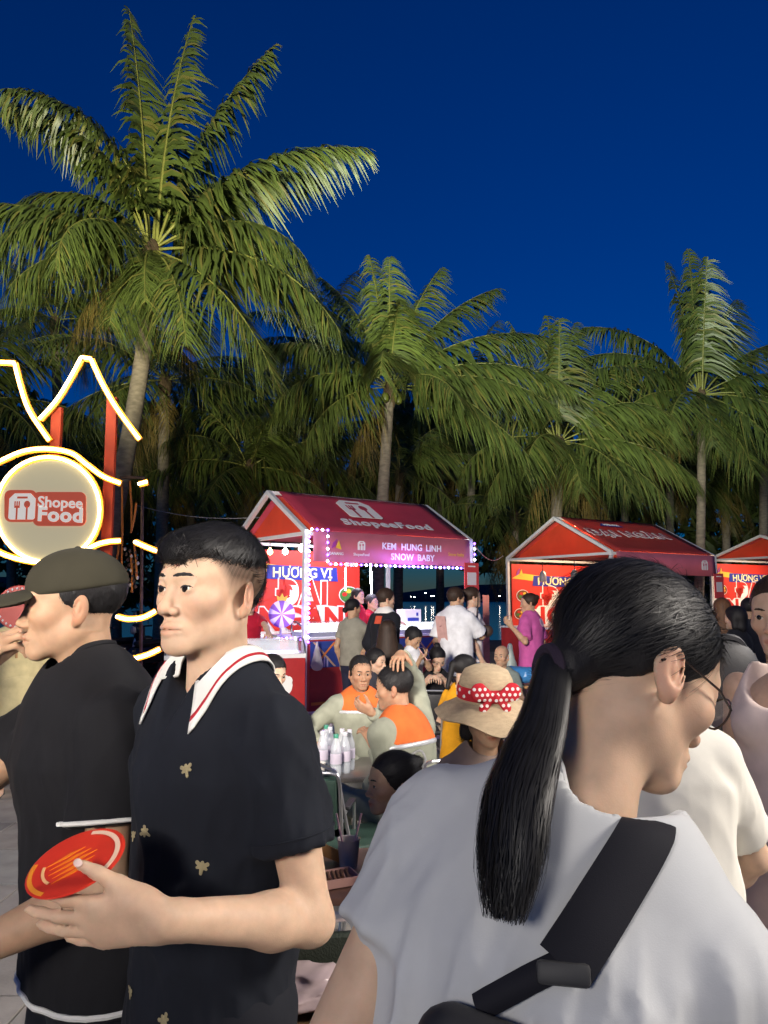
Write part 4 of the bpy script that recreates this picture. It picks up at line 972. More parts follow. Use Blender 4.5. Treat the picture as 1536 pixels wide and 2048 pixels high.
# ================================================================== palms
leaf_m = mat('palm_leaf', (.105, .145, .036), .42, var=.18, vscale=3, attr='tint', spec=.5, transl=.28)
rach_m = mat('palm_rachis', (.26, .27, .07), .5, attr='tint', var=.1)
def frond_mesh(L, e0, bend, az, seed, leaf=.85, n=74, wind=.22, dead=False, lit=1.0, roll=0.0):
    rg = np.random.default_rng(seed); K = 26; s = np.linspace(0, 1, K)
    e = R(e0) - R(bend) * s ** 1.25; a = R(az) + .12 * s * rg.normal()
    d = np.stack([np.cos(e) * np.cos(a), np.cos(e) * np.sin(a), np.sin(e)], 1)
    P = np.concatenate([[[0, 0, 0]], np.cumsum(d[:-1] * L / (K - 1), 0)]); P[:, 0] += wind * .5 * s ** 2 * L * .15
    V, F, T = [], [], []; r = .034 * (L / 3.8) * (1 - .88 * s) + .004
    side = np.stack([-np.sin(a), np.cos(a), 0 * a], 1); up = np.cross(d, side); up *= np.sign(up[:, 2:3] + 1e-6) if not dead else 1
    gt = rg.uniform(.8, 1.2); rt = np.array([1., 1, 1]) * gt
    for i in range(K):
        for k in range(4):
            an = k * math.pi / 2 + .78; V.append(P[i] + r[i] * (side[i] * math.cos(an) + up[i] * math.sin(an) * .7))
            T.append(np.array([3.0, 2.2, 2.2]) * (.55 if dead else 1) * (1 - .45 * s[i]))
    for i in range(K - 1):
        for k in range(4): F.append((i * 4 + k, i * 4 + (k + 1) % 4, i * 4 + 4 + (k + 1) % 4, i * 4 + 4 + k))
    V = np.array(V); T = np.array(T); o = len(V)
    si = np.linspace(.15, .995, n); u = np.array([0, .3, .65, 1.0]); wprof = np.array([.55, 1.0, .75, .05])
    base = np.stack([np.interp(si, s, P[:, j]) for j in range(3)], 1); tt = np.stack([np.interp(si, s, d[:, j]) for j in range(3)], 1)
    sd = np.stack([np.interp(si, s, side[:, j]) for j in range(3)], 1); uu = np.cross(tt, sd); uu *= np.sign(uu[:, 2:3] + 1e-6)
    VV, TT = [], []
    for sg in (1, -1):
        m = n; jit = rg.normal(size=(m, 3)) * .10
        fw = .30 + .75 * si[:, None]; dr = sg * sd + tt * fw + uu * .15 + jit; dr /= np.linalg.norm(dr, axis=1)[:, None]
        ln = leaf * np.sin(np.pi * (.14 + .80 * si)) ** .65 * rg.uniform(.8, 1.1, m) * (1 - .25 * si) * np.where(rg.random(m) < .07, rg.uniform(.2, .5, m), 1)
        gap = np.convolve(rg.random(m) < .03, np.ones(4), 'same') > 0; ln = ln * np.where(gap, .15, 1); jit = jit + np.interp(np.arange(m), np.arange(0, m + 8, 8), rg.normal(size=len(np.arange(0, m + 8, 8))) * .22)[:, None] * tt; dr = dr + jit * .6; dr /= np.linalg.norm(dr, axis=1)[:, None]
        g = rg.uniform(.95, 1.55, m) * (1.4 if dead else 1.0)
        wv = np.array([wind, .0, 0]) * rg.uniform(.5, 1.5, (m, 1))
        wd = .030 * (L / 3.8) * (1.25 - .6 * si)
        col = np.array([.62, .62, .62]) + rg.uniform(0, .7, (m, 1)) * np.array([1.0, .95, .7])
        if dead: col = np.array([2.2, 1.15, 1.3]) * rg.uniform(.6, 1.3, (m, 1))
        else:
            tipdry = (rg.random(m) < .12)[:, None]; col = np.where(tipdry, np.array([1.9, 1.3, 1.3]), col) * gt
        for q in range(4):
            c = base + dr * (ln * u[q])[:, None] + (np.array([0, 0, -1]) * (g * ln * u[q] ** 1.7)[:, None]) * (.85) + wv * (ln * u[q] ** 2)[:, None]
            hw = tt * (wd * wprof[q])[:, None]; VV += [c - hw, c + hw]; TT += [col, col]
    VV = np.stack(VV, 0).reshape(2, 8, n, 3).transpose(0, 2, 1, 3).reshape(-1, 3); TT = np.stack(TT, 0).reshape(2, 8, n, 3).transpose(0, 2, 1, 3).reshape(-1, 3)
    b0 = o + np.arange(2 * n) * 8
    Q = np.concatenate([np.array(F)] + [np.stack([b0 + 2 * q, b0 + 2 * q + 1, b0 + 2 * q + 3, b0 + 2 * q + 2], 1) for q in range(3)])
    V = np.concatenate([V, VV]); T = np.concatenate([T, TT])
    return np_mesh('frond', V, Q, True, T)

bark = mat('palm_bark', (.20, .165, .125), .85, bump=.6, bscale=18, var=.3, vscale=7, stretch=(1, 1, 2.5))
fibre = mat('palm_fibre', (.10, .065, .035), .9, bump=.8, bscale=40, var=.3)
nut_m = mat('coconut_green', (.12, .14, .02), .45, var=.2)
def palm(crown, base, label, fr, r0=.17, r1=.12, bowx=.0, leaf=.85, n=74, nuts=4, seed=1, deadn=3, lscale=1.0, wind=.22):
    """fr: list of (azimuth, elevation, bend, length)"""
    T = empty('palm_tree', (base[0], base[1], 0), 0, label, 'palm tree', 'coconut palms behind the stalls'); B = Vector((base[0], base[1], 0)); C = Vector(crown) - B
    rg = random.Random(seed); N = 46; pts, rr = [], []
    for i in range(N + 1):
        t = i / N; p = V3(C.x * (math.sin(math.pi * t / 2) ** 1.3 if bowx == 'lean' else t ** 1.4) + (0 if bowx == 'lean' else bowx) * math.sin(math.pi * t), C.y * t, C.z * t); pts.append(p)
        rr.append((r0 + (r1 - r0) * t ** .7 + .10 * r0 * math.exp(-t * 18) * 3) * (1 + .035 * (i % 2) + rg.uniform(-.015, .015)))
    MB().tube(pts, rr, 12).build('trunk', bark, T, True)
    MB().lathe([(r1 * .95, -.5), (r1 * 1.3, -.25), (r1 * 1.4, -.05), (r1 * .9, .12), (r1 * .3, .22)], 10, C).build('crown_fibre', fibre, T, True)
    for k, (az, e, bd, L) in enumerate(fr):
        ln = L * lscale
        me = frond_mesh(ln, e, bd, az, seed * 100 + k, leaf, n, wind); me.materials.append(leaf_m)
        mobj('frond', me, None, T, C + V3(math.cos(R(az)) * .10, math.sin(R(az)) * .10, .12 * math.sin(R(e))))
    for k in range(deadn):
        az = rg.uniform(0, 360); me = frond_mesh(rg.uniform(1.6, 2.4) * lscale, rg.uniform(-60, -35), 35, az, seed * 100 + 70 + k, leaf * .7, 40, .05, True); me.materials.append(leaf_m)
        mobj('dead_frond', me, None, T, C + V3(math.cos(R(az)) * .12, math.sin(R(az)) * .12, -.2))
    for k in range(nuts):
        a = rg.uniform(180, 360); p = C + V3(math.cos(R(a)) * .28, math.sin(R(a)) * .28, -.22 - rg.uniform(0, .15))
        MB().lathe([(.01, .12), (.07, .09), (.10, .0), (.08, -.09), (.01, -.13)], 9, p).build('coconut', nut_m, T, True)
    return T
def rand_crown(seed, n=18, L=3.4, up=20, az0=0):
    rg = random.Random(seed); out = []
    for k in range(n):
        t = k / (n - 1); az = az0 + k * 137.5 + rg.uniform(-12, 12); e = 82 - 100 * t ** .85 + rg.uniform(-8, 8)
        out.append((az, e, rg.uniform(45, 75) * (1.0 if e > 0 else .75), L * rg.uniform(.85, 1.1) * (.85 if e > 65 else 1)))
    return out
# tall palm behind the neon sign; azimuth 0 = right, 90 = away, 180 = left, 270 = towards the square
big = [(168, 66, 55, 5.2), (205, 86, 105, 4.2), (150, 84, 10, 5.6), (60, 88, 12, 5.5), (15, 76, 26, 5.1), (352, 50, 58, 4.7), (345, 24, 88, 3.6), (300, -28, 45, 3.7), (318, -26, 42, 4.8), (338, -6, 56, 4.9),
       (186, 26, 40, 3.9), (200, 28, 92, 3.2), (218, -8, 52, 3.0), (262, -38, 36, 2.6), (95, 60, 70, 3.6), (40, 40, 70, 3.8), (120, 30, 70, 3.8), (180, 55, 95, 3.4), (10, 10, 70, 3.9), (280, -25, 40, 2.8), (240, 15, 110, 3.0), (70, 70, 60, 3.8), (100, 76, 40, 5.2), (30, 62, 62, 4.5), (190, 74, 72, 4.4)]
c = at(305, 500, 14.5); bs_ = at(165, 1300, 14.3)
palm(c, (bs_.x, bs_.y), 'tallest palm with leaning trunk, its crown filling the upper left sky', big, .20, .14, 'lean', 1.15, 124, 5, 3, 4)
c = at(780, 775, 18.0); bs_ = at(748, 1200, 17.6)
mid = [(150, 72, 35, 3.7), (120, 80, 20, 4.0), (95, 86, 12, 3.5), (45, 74, 25, 3.9), (20, 62, 40, 4.0), (2, 42, 55, 4.2), (350, 22, 60, 4.3), (345, 12, 55, 3.9), (325, -4, 62, 3.4), (330, -12, 45, 3.9), (305, 10, 80, 2.9), (185, 42, 70, 3.6), (195, 20, 75, 2.9), (176, 12, 60, 3.0), (215, -10, 60, 2.8), (100, 45, 60, 3.6), (60, 35, 60, 3.8), (265, 35, 110, 2.7), (280, 78, 90, 2.4)]
palm(c, (bs_.x, bs_.y), 'palm with straight grey trunk rising behind the ice cream stall roof', mid, .17, .12, .02, 1.05, 112, 5, 5)
c = at(1118, 885, 19.0); bs_ = at(1106, 1200, 19.0)
palm(c, (bs_.x, bs_.y), 'palm with upright fan-like fronds standing behind the orange-lit stall', [(100, 86, 14, 3.5), (140, 78, 22, 3.6), (60, 82, 26, 3.6), (20, 66, 62, 3.8), (350, 50, 95, 3.0), (150, 60, 40, 3.6), (180, 50, 60, 3.4), (0, 26, 60, 3.3), (340, 5, 60, 3.4), (320, -15, 45, 3.2), (300, -10, 60, 2.8), (200, 10, 70, 3.0), (215, -8, 60, 2.8), (240, 10, 90, 2.6), (80, 50, 60, 3.4), (260, 75, 20, 2.9), (120, 40, 60, 3.3), (270, -20, 50, 2.3)], .18, .13, 0, 1.05, 108, 3, 7, 5)
c = at(1403, 790, 20.0); bs_ = at(1390, 1200, 19.6)
palm(c, (bs_.x, bs_.y), 'palm with slender pale trunk near the right edge of the picture', [(95, 88, 8, 4.2), (125, 84, 14, 4.0), (70, 80, 20, 3.9), (40, 66, 34, 4.3), (18, 48, 50, 3.8), (160, 62, 62, 3.8), (178, 46, 72, 3.6), (190, 28, 62, 3.9), (200, 5, 70, 3.6), (345, 30, 95, 3.2), (330, 0, 70, 3.4), (310, -10, 55, 3.6), (290, -25, 45, 3.2), (250, -15, 70, 2.6), (225, 0, 80, 2.8), (265, 80, 15, 3.4), (80, 45, 60, 3.4), (10, 20, 70, 3.6), (280, -40, 30, 3.0)], .13, .10, .10, 1.05, 108, 4, 11, 3)
# further palms of the grove
grove = [(603, 905, 19.5, 596, 'short palm with bare spreading frond stalks left of the ice cream stall ridge'), (500, 935, 18.5, 497, 'short dark palm just left of the ice cream stall gable'), (1030, 1035, 21, 1027, 'low dark palm in the gap between the two nearer stalls'), (800, 945, 22, 795, 'short palm half hidden behind the ridge of the ice cream stall'),
         (110, 640, 19, 120, 'dark palm behind the neon sign on the far left'), (330, 760, 17.5, 322, 'palm with upright grey trunk just right of the leaning trunk'), (650, 690, 24, 640, 'dark palm between the tallest palm and the straight grey one'), (945, 790, 24, 940, 'dark palm behind the gap right of the straight grey trunk'), (1250, 860, 25, 1250, 'dark palm filling the gap left of the slender pale trunk'), (1530, 850, 22, 1525, 'palm cut off by the right edge of the picture'),
         (420, 850, 22, 425, 'dark palm low behind the tallest palm crown'), (-60, 800, 17, -50, 'palm cut off by the left edge behind the neon sign'), (1180, 990, 26, 1180, 'far low palm above the orange-lit stall ridge'), (230, 930, 20, 235, 'dark low palm behind the right side of the neon sign'),
         (560, 800, 21, 560, 'dark palm between the tallest palm and the ice cream stall gable'), (880, 900, 25, 880, 'far low palm above the right end of the ice cream stall'), (1340, 930, 23, 1340, 'dark low palm behind the orange-lit stall roof end'), (1450, 960, 24, 1455, 'dark low palm above the gap before the rightmost stall'), (20, 950, 22, 25, 'dark low palm hidden behind the round neon disc'), (380, 960, 23, 385, 'dark low palm behind the polo man hair')]
for k, (px, py, D, bx_, lab) in enumerate(grove):
    D = D + 4.5 if k > 3 and k not in (5, 11) else D + 1.5
    c = at(px, py, D); b_ = at(bx_, 1200, D)
    palm(c, (b_.x, b_.y), lab, rand_crown(30 + k, 17 if k > 3 else 14, 3.3 if k > 3 else 2.7, az0=k * 40), .17, .13, 0, 1.0, 60, 0, 20 + k, 3)

# dark shrubs and trees closing the view under the palms
rg_ = np.random.default_rng(12); N_ = 30000
xs = rg_.uniform(-26, 26, N_); ys = rg_.uniform(30.5, 35, N_); env_ = 9.0 + 1.3 * np.sin(xs * .7) + .9 * np.sin(xs * 1.9 + 1); lowz = np.where((xs > -.5) & (xs < 3.6), 3.6, np.where((xs > 3.6) & (xs < 8), 2.6, 1.0))
zs_ = lowz + (env_ - lowz) * rg_.random(N_) ** .8; c_ = np.stack([xs, ys, zs_], 1); d1 = rg_.normal(size=(N_, 3)); d1 /= np.linalg.norm(d1, axis=1)[:, None]; d2 = np.cross(d1, rg_.normal(size=(N_, 3))); d2 /= np.linalg.norm(d2, axis=1)[:, None]
l_ = rg_.uniform(.2, .55, (N_, 1)); w__ = l_ * .28
VV_ = np.stack([c_ - d1 * l_, c_ + d2 * w__, c_ + d1 * l_, c_ - d2 * w__], 1).reshape(-1, 3); QQ_ = np.arange(4 * N_).reshape(-1, 4)
o = mobj('treeline', np_mesh('treeline', VV_, QQ_, False, np.repeat(rg_.uniform(.4, 1.0, (N_, 1)) * np.ones((1, 3)), 4, 0)), leaf_m); tag(o, 'dark mass of shrubs and trees behind the palms', 'trees', kind='stuff')
# ================================================================== neon sign
NS = 10.5
sg = empty('neon_sign', (at(100, 1200, NS).x, NS, 0), 0, 'tall yellow neon outline sign with round ShopeeFood disc on red posts', 'sign')
so_ = Vector(sg.location)
neon_m = mat('neon_tube', (1, .95, .8), .4, emit=(1.0, .78, .36), es=12.0)
neon_back = mat('neon_backing', (.85, .36, .03), .5)
def smooth_path(pts, n=6):
    out = []
    for i in range(len(pts) - 1):
        p0, p1, p2, p3 = pts[max(i - 1, 0)], pts[i], pts[i + 1], pts[min(i + 2, len(pts) - 1)]
        for k in range(n):
            t = k / n; out.append(.5 * ((2 * p1) + (p2 - p0) * t + (2 * p0 - 5 * p1 + 4 * p2 - p3) * t * t + (3 * p1 - p0 - 3 * p2 + p3) * t ** 3))
    return out + [pts[-1]]
def neon(pix, smooth=True, r=.021):
    w = [at(x, y, NS) - so_ for x, y in pix]
    w = smooth_path(w, 5) if smooth else w
    MB().tube(w, r, 8).build('neon_tube', neon_m, sg, True)
    b = MB(); V = []; F = []
    for i, p in enumerate(w):
        t = (w[min(i + 1, len(w) - 1)] - w[max(i - 1, 0)]).normalized(); s = V3(-t.z, 0, t.x)
        V += [p + s * .042 + V3(0, .035, 0), p - s * .042 + V3(0, .035, 0), p - s * .042 + V3(0, .075, 0), p + s * .042 + V3(0, .075, 0)]
    for i in range(len(w) - 1):
        for k in range(4): F.append((4 * i + k, 4 * i + (k + 1) % 4, 4 * i + 4 + (k + 1) % 4, 4 * i + 4 + k))
    F += [(0, 1, 2, 3), (4 * len(w) - 1, 4 * len(w) - 2, 4 * len(w) - 3, 4 * len(w) - 4)]
    b.add(V, F).build('backing_strip', neon_back, sg)
neon([(-90, 722), (-30, 722), (28, 725)], False); neon([(28, 725), (40, 772), (58, 822), (97, 880)])
neon([(78, 838), (112, 800), (140, 755), (162, 714)]); neon([(162, 714), (181, 717)], False); neon([(181, 717), (203, 765), (232, 815), (278, 878)])
neon([(-60, 950), (0, 921), (45, 902), (92, 897), (140, 905), (172, 928), (205, 952), (240, 966)])
neon([(276, 968), (294, 963)], False); neon([(-40, 1080), (0, 1106), (40, 1119), (78, 1125), (108, 1123)]); neon([(158, 1107), (190, 1090), (215, 1083), (240, 1081)])
neon([(268, 1083), (290, 1093), (313, 1102)]); neon([(232, 1233), (255, 1238), (285, 1235), (310, 1222)]); neon([(216, 1318), (255, 1319), (290, 1311), (319, 1298)]); neon([(-40, 1220), (0, 1206), (25, 1193)])
cc = at(95, 1019, NS) - so_; rad = 104 / FPX * NS
neon([(95 + 104 * math.cos(a), 1019 + 105 * math.sin(a)) for a in np.linspace(0, 2 * math.pi, 41)], False)
MB().prism([((rad - .02) * math.cos(a), (rad - .02) * math.sin(a)) for a in np.linspace(0, 2 * math.pi, 49)[:-1]], cc + V3(0, .05, 0), V3(1, 0, 0), V3(0, 0, 1), .03).build('disc', mat('disc_cream', (.25, .22, .145), .55, emit=(1.0, .88, .58), es=.40), sg)
def px_poly(pts, dy, m, name, th=.012):
    b = MB(); n = len(pts); A = [at(x, y, NS) - so_ + V3(0, dy, 0) for x, y in pts]; w = V3(0, -th, 0)
    b.add(A + [a + w for a in A], [tuple(range(n)), tuple(range(2 * n - 1, n - 1, -1))] + [(i, n + i, n + (i + 1) % n, (i + 1) % n) for i in range(n)]); return b.build(name, m, sg)
def rrect(x0, y0, x1, y1, r, k=5):
    out = []
    for cx, cy, a0 in ((x1 - r, y0 + r, -90), (x1 - r, y1 - r, 0), (x0 + r, y1 - r, 90), (x0 + r, y0 + r, 180)):
        for i in range(k + 1): a = R(a0 + 90 * i / k); out.append((cx + r * math.cos(a), cy + r * math.sin(a)))
    return out
plate_m = mat('logo_plate', (.62, .10, .05), .5, emit=(.62, .11, .06), es=.55); lit_white = mat('logo_lit_white', (.82, .80, .76), .5, emit=(1.0, .92, .80), es=.55)
px_poly(rrect(9, 980, 74, 1044, 13), .008, plate_m, 'logo_plate'); px_poly(rrect(66, 984, 172, 1052, 12), .006, plate_m, 'logo_plate')
food_logo(sg, at(45, 1013, NS) - so_ + V3(0, -.008, 0), (1, 0, 0), (0, 0, 1), .36, plate=plate_m, name='logo', ink=lit_white)
text_part('logo_word', 'Shopee', .205, lit_white, sg, at(121, 1006, NS) - so_ + V3(0, -.012, 0), (1, 0, -.04), (.0, 0, 1), .006, .004, xscale=1.02)
text_part('logo_word', 'Food', .265, lit_white, sg, at(121, 1031, NS) - so_ + V3(0, -.012, 0), (1, 0, -.04), (.0, 0, 1), .006, .010, spacing=1.08, xscale=1.08)
sign_red = mat('sign_post_red', (.60, .075, .035), .5, var=.06)
for px, ptop in ((105, 815), (216, 795), (-60, 760)):
    x = at(px, 1000, NS + .15).x - so_.x; zt = at(px, ptop, NS + .15).z; MB().box((x, .17, zt / 2), (.14, .08, zt)).build('post', sign_red, sg)
# hanging cords at the sign's right arm
hc_ = empty('hanging_tassel', (at(262, 1000, 10.9).x, 10.9, 0), 0, 'bundle of orange ribbons and beads hanging beside the neon sign', 'ornament'); ho = Vector(hc_.location)
rib = mat('ribbon_orange', (.55, .20, .04), .5)
for (x0, y0, x1, y1) in ((244, 966, 243, 1150), (260, 962, 263, 1062), (273, 1006, 262, 1066), (267, 1080, 274, 1158), (262, 1108, 264, 1185), (239, 1080, 230, 1135)):
    a, b_ = at(x0, y0, 10.9) - ho, at(x1, y1, 10.9) - ho; MB().tube([a, (a + b_) / 2 + V3(.01, 0, 0), b_], .016, 6).build('ribbon', rib, hc_)
bd = mat('bead_dark', (.10, .06, .05), .4, var=.4); bl = mat('bead_pale', (.6, .6, .62), .3)
for k in range(22):
    x, y = 250 + (k * 37 % 27), 1098 + k * 3.6; MB().lathe([(.004, .03), (.022, .01), (.022, -.01), (.004, -.03)], 7, at(x, y, 10.9) - ho).build('bead', bl if k % 4 == 0 else bd, hc_, True)
MB().tube([at(240, 955, 10.9) - ho, at(290, 955, 10.9) - ho], .02, 6).build('crossbar', bd, hc_); MB().tube([at(285, 955, 10.95) - ho, at(285, 1300, 10.95) - ho - V3(0, 0, .8)], .025, 6).build('stake', bd, hc_)

# ================================================================== scooters parked behind the sign
def scooter(loc, rz, label, col):
    Sx = empty('motor_scooter', loc, R(rz), label, 'scooter', 'scooters parked behind the neon sign'); bm_ = mat('scooter_' + label[:6], col, .22, coat=.8)
    V, Q = run([(Cap((-.45, 0, .62), (.0, 0, .58), .16, .15, ((0, 1, 0), 1.25)), .05), (Cap((-.55, 0, .62), (-.8, 0, .70), .13, .06, ((0, 1, 0), 1.2)), .05), (Cap((0, 0, .45), (.35, 0, .38), .13, .12, ((0, 1, 0), 1.0)), .06), (Cap((.42, 0, .42), (.50, 0, .95), .11, .13, ((1, 0, 0), 1.4)), .06), (Cap((.5, 0, .98), (.56, 0, 1.02), .10, .08), .04)], .018)
    mobj('body_shell', np_mesh('body_shell', V, Q), bm_, Sx)
    V, Q = run([(Cap((-.70, 0, .80), (-.05, 0, .77), .11, .10, ((0, 0, 1), 1.9)), .04)], .016); mobj('seat', np_mesh('seat', V, Q), mat('seat_black', (.02, .02, .02), .5), Sx)
    Mw = Matrix.Rotation(R(90), 3, 'X')
    for x in (-.62, .66):
        MB().lathe([(.20, -.045), (.26, -.05), (.285, -.02), (.285, .02), (.26, .05), (.20, .045)], 24, (x, 0, .29), Mw).build('tyre', mat('rubber', (.03, .03, .03), .8), Sx, True)
        MB().lathe([(.02, -.03), (.19, -.025), (.2, 0), (.19, .025), (.02, .03)], 18, (x, 0, .29), Mw).build('rim', mat('rim_grey', (.25, .25, .26), .3, .8), Sx, True)
    MB().tube([(.5, 0, 1.0), (.58, 0, .75), (.66, .07, .29)], .022, 6).build('fork', chrome, Sx, True)
    MB().tube([(.40, -.32, 1.06), (.5, -.1, 1.04), (.5, .1, 1.04), (.40, .32, 1.06)], .016, 6).build('handlebar', mat('seat_black'), Sx, True)
    MB().lathe([(.01, .06), (.07, .04), (.085, 0), (.06, -.05), (.01, -.06)], 12, (.60, 0, .98), Matrix.Rotation(R(90), 3, 'Y')).build('headlight', mat('headlight', (.6, .6, .6), .1), Sx, True)
    for sy in (-1, 1):
        MB().tube([(.44, sy * .24, 1.06), (.46, sy * .30, 1.22)], .008, 5).build('mirror_stem', chrome, Sx); MB().box((.46, sy * .32, 1.26), (.02, .12, .08), None, .008).build('mirror', chrome, Sx)
    MB().tube([(-.2, .10, .2), (-.1, .2, .004)], .012, 5).build('stand', chrome, Sx)
    MB().box((.66, 0, .60), (.30, .11, .02), Matrix.Rotation(R(15), 3, 'Y'), .008).build('mudguard', bm_, Sx)
for px, D, rz, col, lab in ((272, 13.2, 205, (.02, .02, .022), 'black scooter parked nearest the right lower neon strokes'), (215, 13.9, 215, (.05, .02, .02), 'dark red scooter behind the black one beside the sign'), (120, 13.6, 160, (.03, .035, .045), 'dark grey scooter under the round sign disc'), (330, 14.2, 220, (.03, .03, .03), 'black scooter half hidden behind the polo man')):
    p = at(px, 1300, D); scooter((p.x, p.y, 0.04), rz, lab, col)

# ================================================================== tables, chairs and what stands on them
green = mat('chair_green', (.035, .075, .055), .55, bump=.3, bscale=180, var=.12); blackv = mat('chair_black', (.018, .018, .02), .5, bump=.2, bscale=150)
def chair(loc, rz, label, seat_m, arms=True, sc=.80):
    """tubular chair facing local -Y"""
    C = empty('chair', loc, R(rz), label, 'chair', 'tubular chairs round the tables'); r = .011; C.scale = (sc,) * 3
    for sx in (-1, 1):
        MB().tube(smooth_path([V3(sx * .22, .26, .012), V3(sx * .22, .20, .25), V3(sx * .22, .20, .46), V3(sx * .22, .25, .70), V3(sx * .215, .29, .90), V3(sx * .17, .30, .935)], 4), r, 8).build('rear_leg', chrome, C, True)
        MB().tube(smooth_path([V3(sx * .22, -.23, .012), V3(sx * .22, -.20, .30), V3(sx * .22, -.19, .46)] + ([V3(sx * .22, -.19, .63), V3(sx * .22, -.13, .67), V3(sx * .22, .10, .67), V3(sx * .22, .225, .64)] if arms else []), 4), r, 8).build('front_leg', chrome, C, True)
        MB().tube([(sx * .205, -.18, .435), (sx * .205, .19, .435)], r * .9, 6).build('side_rail', chrome, C)
        if arms: MB().box((sx * .22, -.02, .685), (.045, .24, .022), None, .008).build('armrest', blackv, C)
    MB().tube([(-.17, .30, .935), (.17, .30, .935)], r, 8).build('top_rail', chrome, C); MB().tube([(-.2, -.17, .435), (.2, -.17, .435)], r * .9, 6).build('front_rail', chrome, C)
    MB().box((0, .0, .465), (.42, .40, .05), None, .018).build('seat', seat_m, C, True)
    MB().box((0, .262, .75), (.40, .03, .30), Matrix.Rotation(R(-11), 3, 'X'), .012).build('backrest', seat_m, C, True)
    return C
def table(loc, rz, w, d, h, label, m):
    T = empty('table', loc, R(rz), label, 'table'); MB().box((0, 0, h - .014), (w, d, .028), None, .006).build('tabletop', m, T, True)
    MB().box((0, 0, h - .05), (w - .1, d - .1, .04)).build('apron', chrome, T)
    for sx in (-1, 1):
        for sy in (-1, 1): MB().tube([(sx * (w / 2 - .06), sy * (d / 2 - .06), h - .03), (sx * (w / 2 - .04), sy * (d / 2 - .04), .005)], .014, 8).build('leg', chrome, T)
    return T
tt1 = at(660, 1510, 5.0); TA = (tt1.x - .02, 5.0); table((*TA, 0), 8, .66, .60, .50, 'dark square table crowded with clear water bottles', mat('table_dark', (.10, .09, .085), .3, var=.3, vscale=6))
tb1 = at(735, 1700, 3.15); TB = (tb1.x, 3.15); table((*TB, 0), 6, .80, .55, .50, 'brown table with cup and snack tray before the ponytail woman', mat('table_brown', (.20, .10, .07), .35, var=.3, vscale=7))
pet = mat('bottle_clear', (.72, .76, .82), .08, spec=.8, alpha=.38); capg = mat('cap_green', (.05, .28, .18), .4); capb = mat('cap_white', (.6, .6, .65), .4); labm = mat('bottle_label', (.55, .50, .60), .5)
def bottle(p, label, cm, h=.24):
    B = empty('water_bottle', p, 0, label, 'bottle', 'clear bottles on the dark table'); r = .034
    MB().lathe([(.004, .004), (r * .9, .0), (r, .012), (r, .055), (r * .93, .06), (r, .066), (r, .15), (r * .95, .165), (r * .55, .205), (.013, .222), (.013, h)], 16).build('bottle_body', pet, B, True)
    MB().lathe([(.0148, h - .020), (.0155, h - .018), (.0155, h + .001), (.0145, h + .003)], 12).build('cap', cm, B, True)
    MB().lathe([(r + .0008, .07), (r + .0012, .072), (r + .0012, .128), (r + .0008, .13)], 16).build('paper_label', labm, B, True)
    MB().lathe([(.004, .006), (r * .9, .008), (r * .94, .07), (.003, .071)], 14).build('water', mat('water', (.7, .76, .82), .04, alpha=.3), B, True)
for k, (px, D, lab, cm) in enumerate(((672, 4.78, 'clear bottle with green cap, nearest the table edge', capg), (690, 4.86, 'clear bottle right beside the green-capped one', capb), (684, 4.98, 'clear bottle behind the green-capped one', capb), (645, 4.90, 'leftmost clear bottle on the dark table', capb), (660, 5.05, 'clear bottle at the back between two others', capb), (699, 4.95, 'rightmost clear bottle on the dark table', capb), (652, 5.12, 'rearmost clear bottle on the dark table', capg))):
    p = at(px, 1500, D); bottle((p.x, p.y, .50), lab, cm)
def cup(p, r, h, label, m, straw=0, cat='cup'):
    C = empty('paper_cup', p, 0, label, cat); MB().lathe([(r * .72, .002), (r * .74, 0), (r * .98, h - .004), (r * 1.03, h), (r * .95, h - .003), (r * .7, .01)], 18).build('cup_wall', m, C, True)
    MB().lathe([(.002, h * .7), (r * .88, h * .7), (r * .88, h * .705), (.002, h * .71)], 16).build('drink', mat('drink', (.25, .10, .06), .2), C)
    for k in range(straw): MB().tube([(0.01 - .02 * k, 0, h * .3), (.05 - .10 * k, .02, h + .09)], .0045, 6).build('straw', mat('straw_pink', (.7, .42, .42), .4), C)
cw = mat('cup_white', (.66, .62, .58), .5); p = at(640, 1510, 4.78); cup((p.x, p.y, .50), .036, .075, 'small white paper cup at the left end of the bottle table', cw)
p = at(697, 1700, 3.18); cup((p.x, p.y, .50), .046, .11, 'clear plastic cup with two pink straws on the brown table', mat('cup_clear', (.62, .55, .52), .25, alpha=.75), 2)
p = at(668, 1710, 3.0); bx = empty('snack_tray', (p.x, p.y, .502), R(25), 'pink foam snack tray on the brown table', 'tray')
MB().box((0, 0, .006), (.16, .11, .010), None, .003).build('tray_floor', mat('tray_pink', (.62, .34, .28), .5), bx)
for (x, y, a, c_) in ((0, -.055, .17, .006), (0, .055, .17, .006), (-.083, 0, .006, .10), (.083, 0, .006, .10)): MB().box((x, y, .018), (a, c_, .03)).build('tray_wall', mat('tray_pink'), bx)
for k in range(7): MB().tube([(-.06 + .018 * k, -.03 + .008 * (k % 3), .02), (-.05 + .018 * k, .03, .03)], .008, 6).build('snack', mat('snack', (.14, .06, .03), .6, var=.4), bx, True)
p = at(668, 1680, 3.2); bx = empty('napkin_box', (p.x - .02, p.y, .55), R(38), 'slim wooden chopstick box leaning on the brown table', 'box')
MB().box((0, 0, 0), (.17, .055, .04), Matrix.Rotation(R(28), 3, 'Y'), .004).build('box_body', mat('wood_box', (.32, .15, .05), .5, var=.2), bx, True); MB().box((.003, 0, .021), (.165, .05, .006), Matrix.Rotation(R(28), 3, 'Y')).build('box_lid', mat('wood_lid', (.40, .21, .08), .5), bx)
p = at(628, 1560, 3.95); chair((p.x, p.y, 0), 172, 'green chair with chrome frame in front of the bottle table', green)
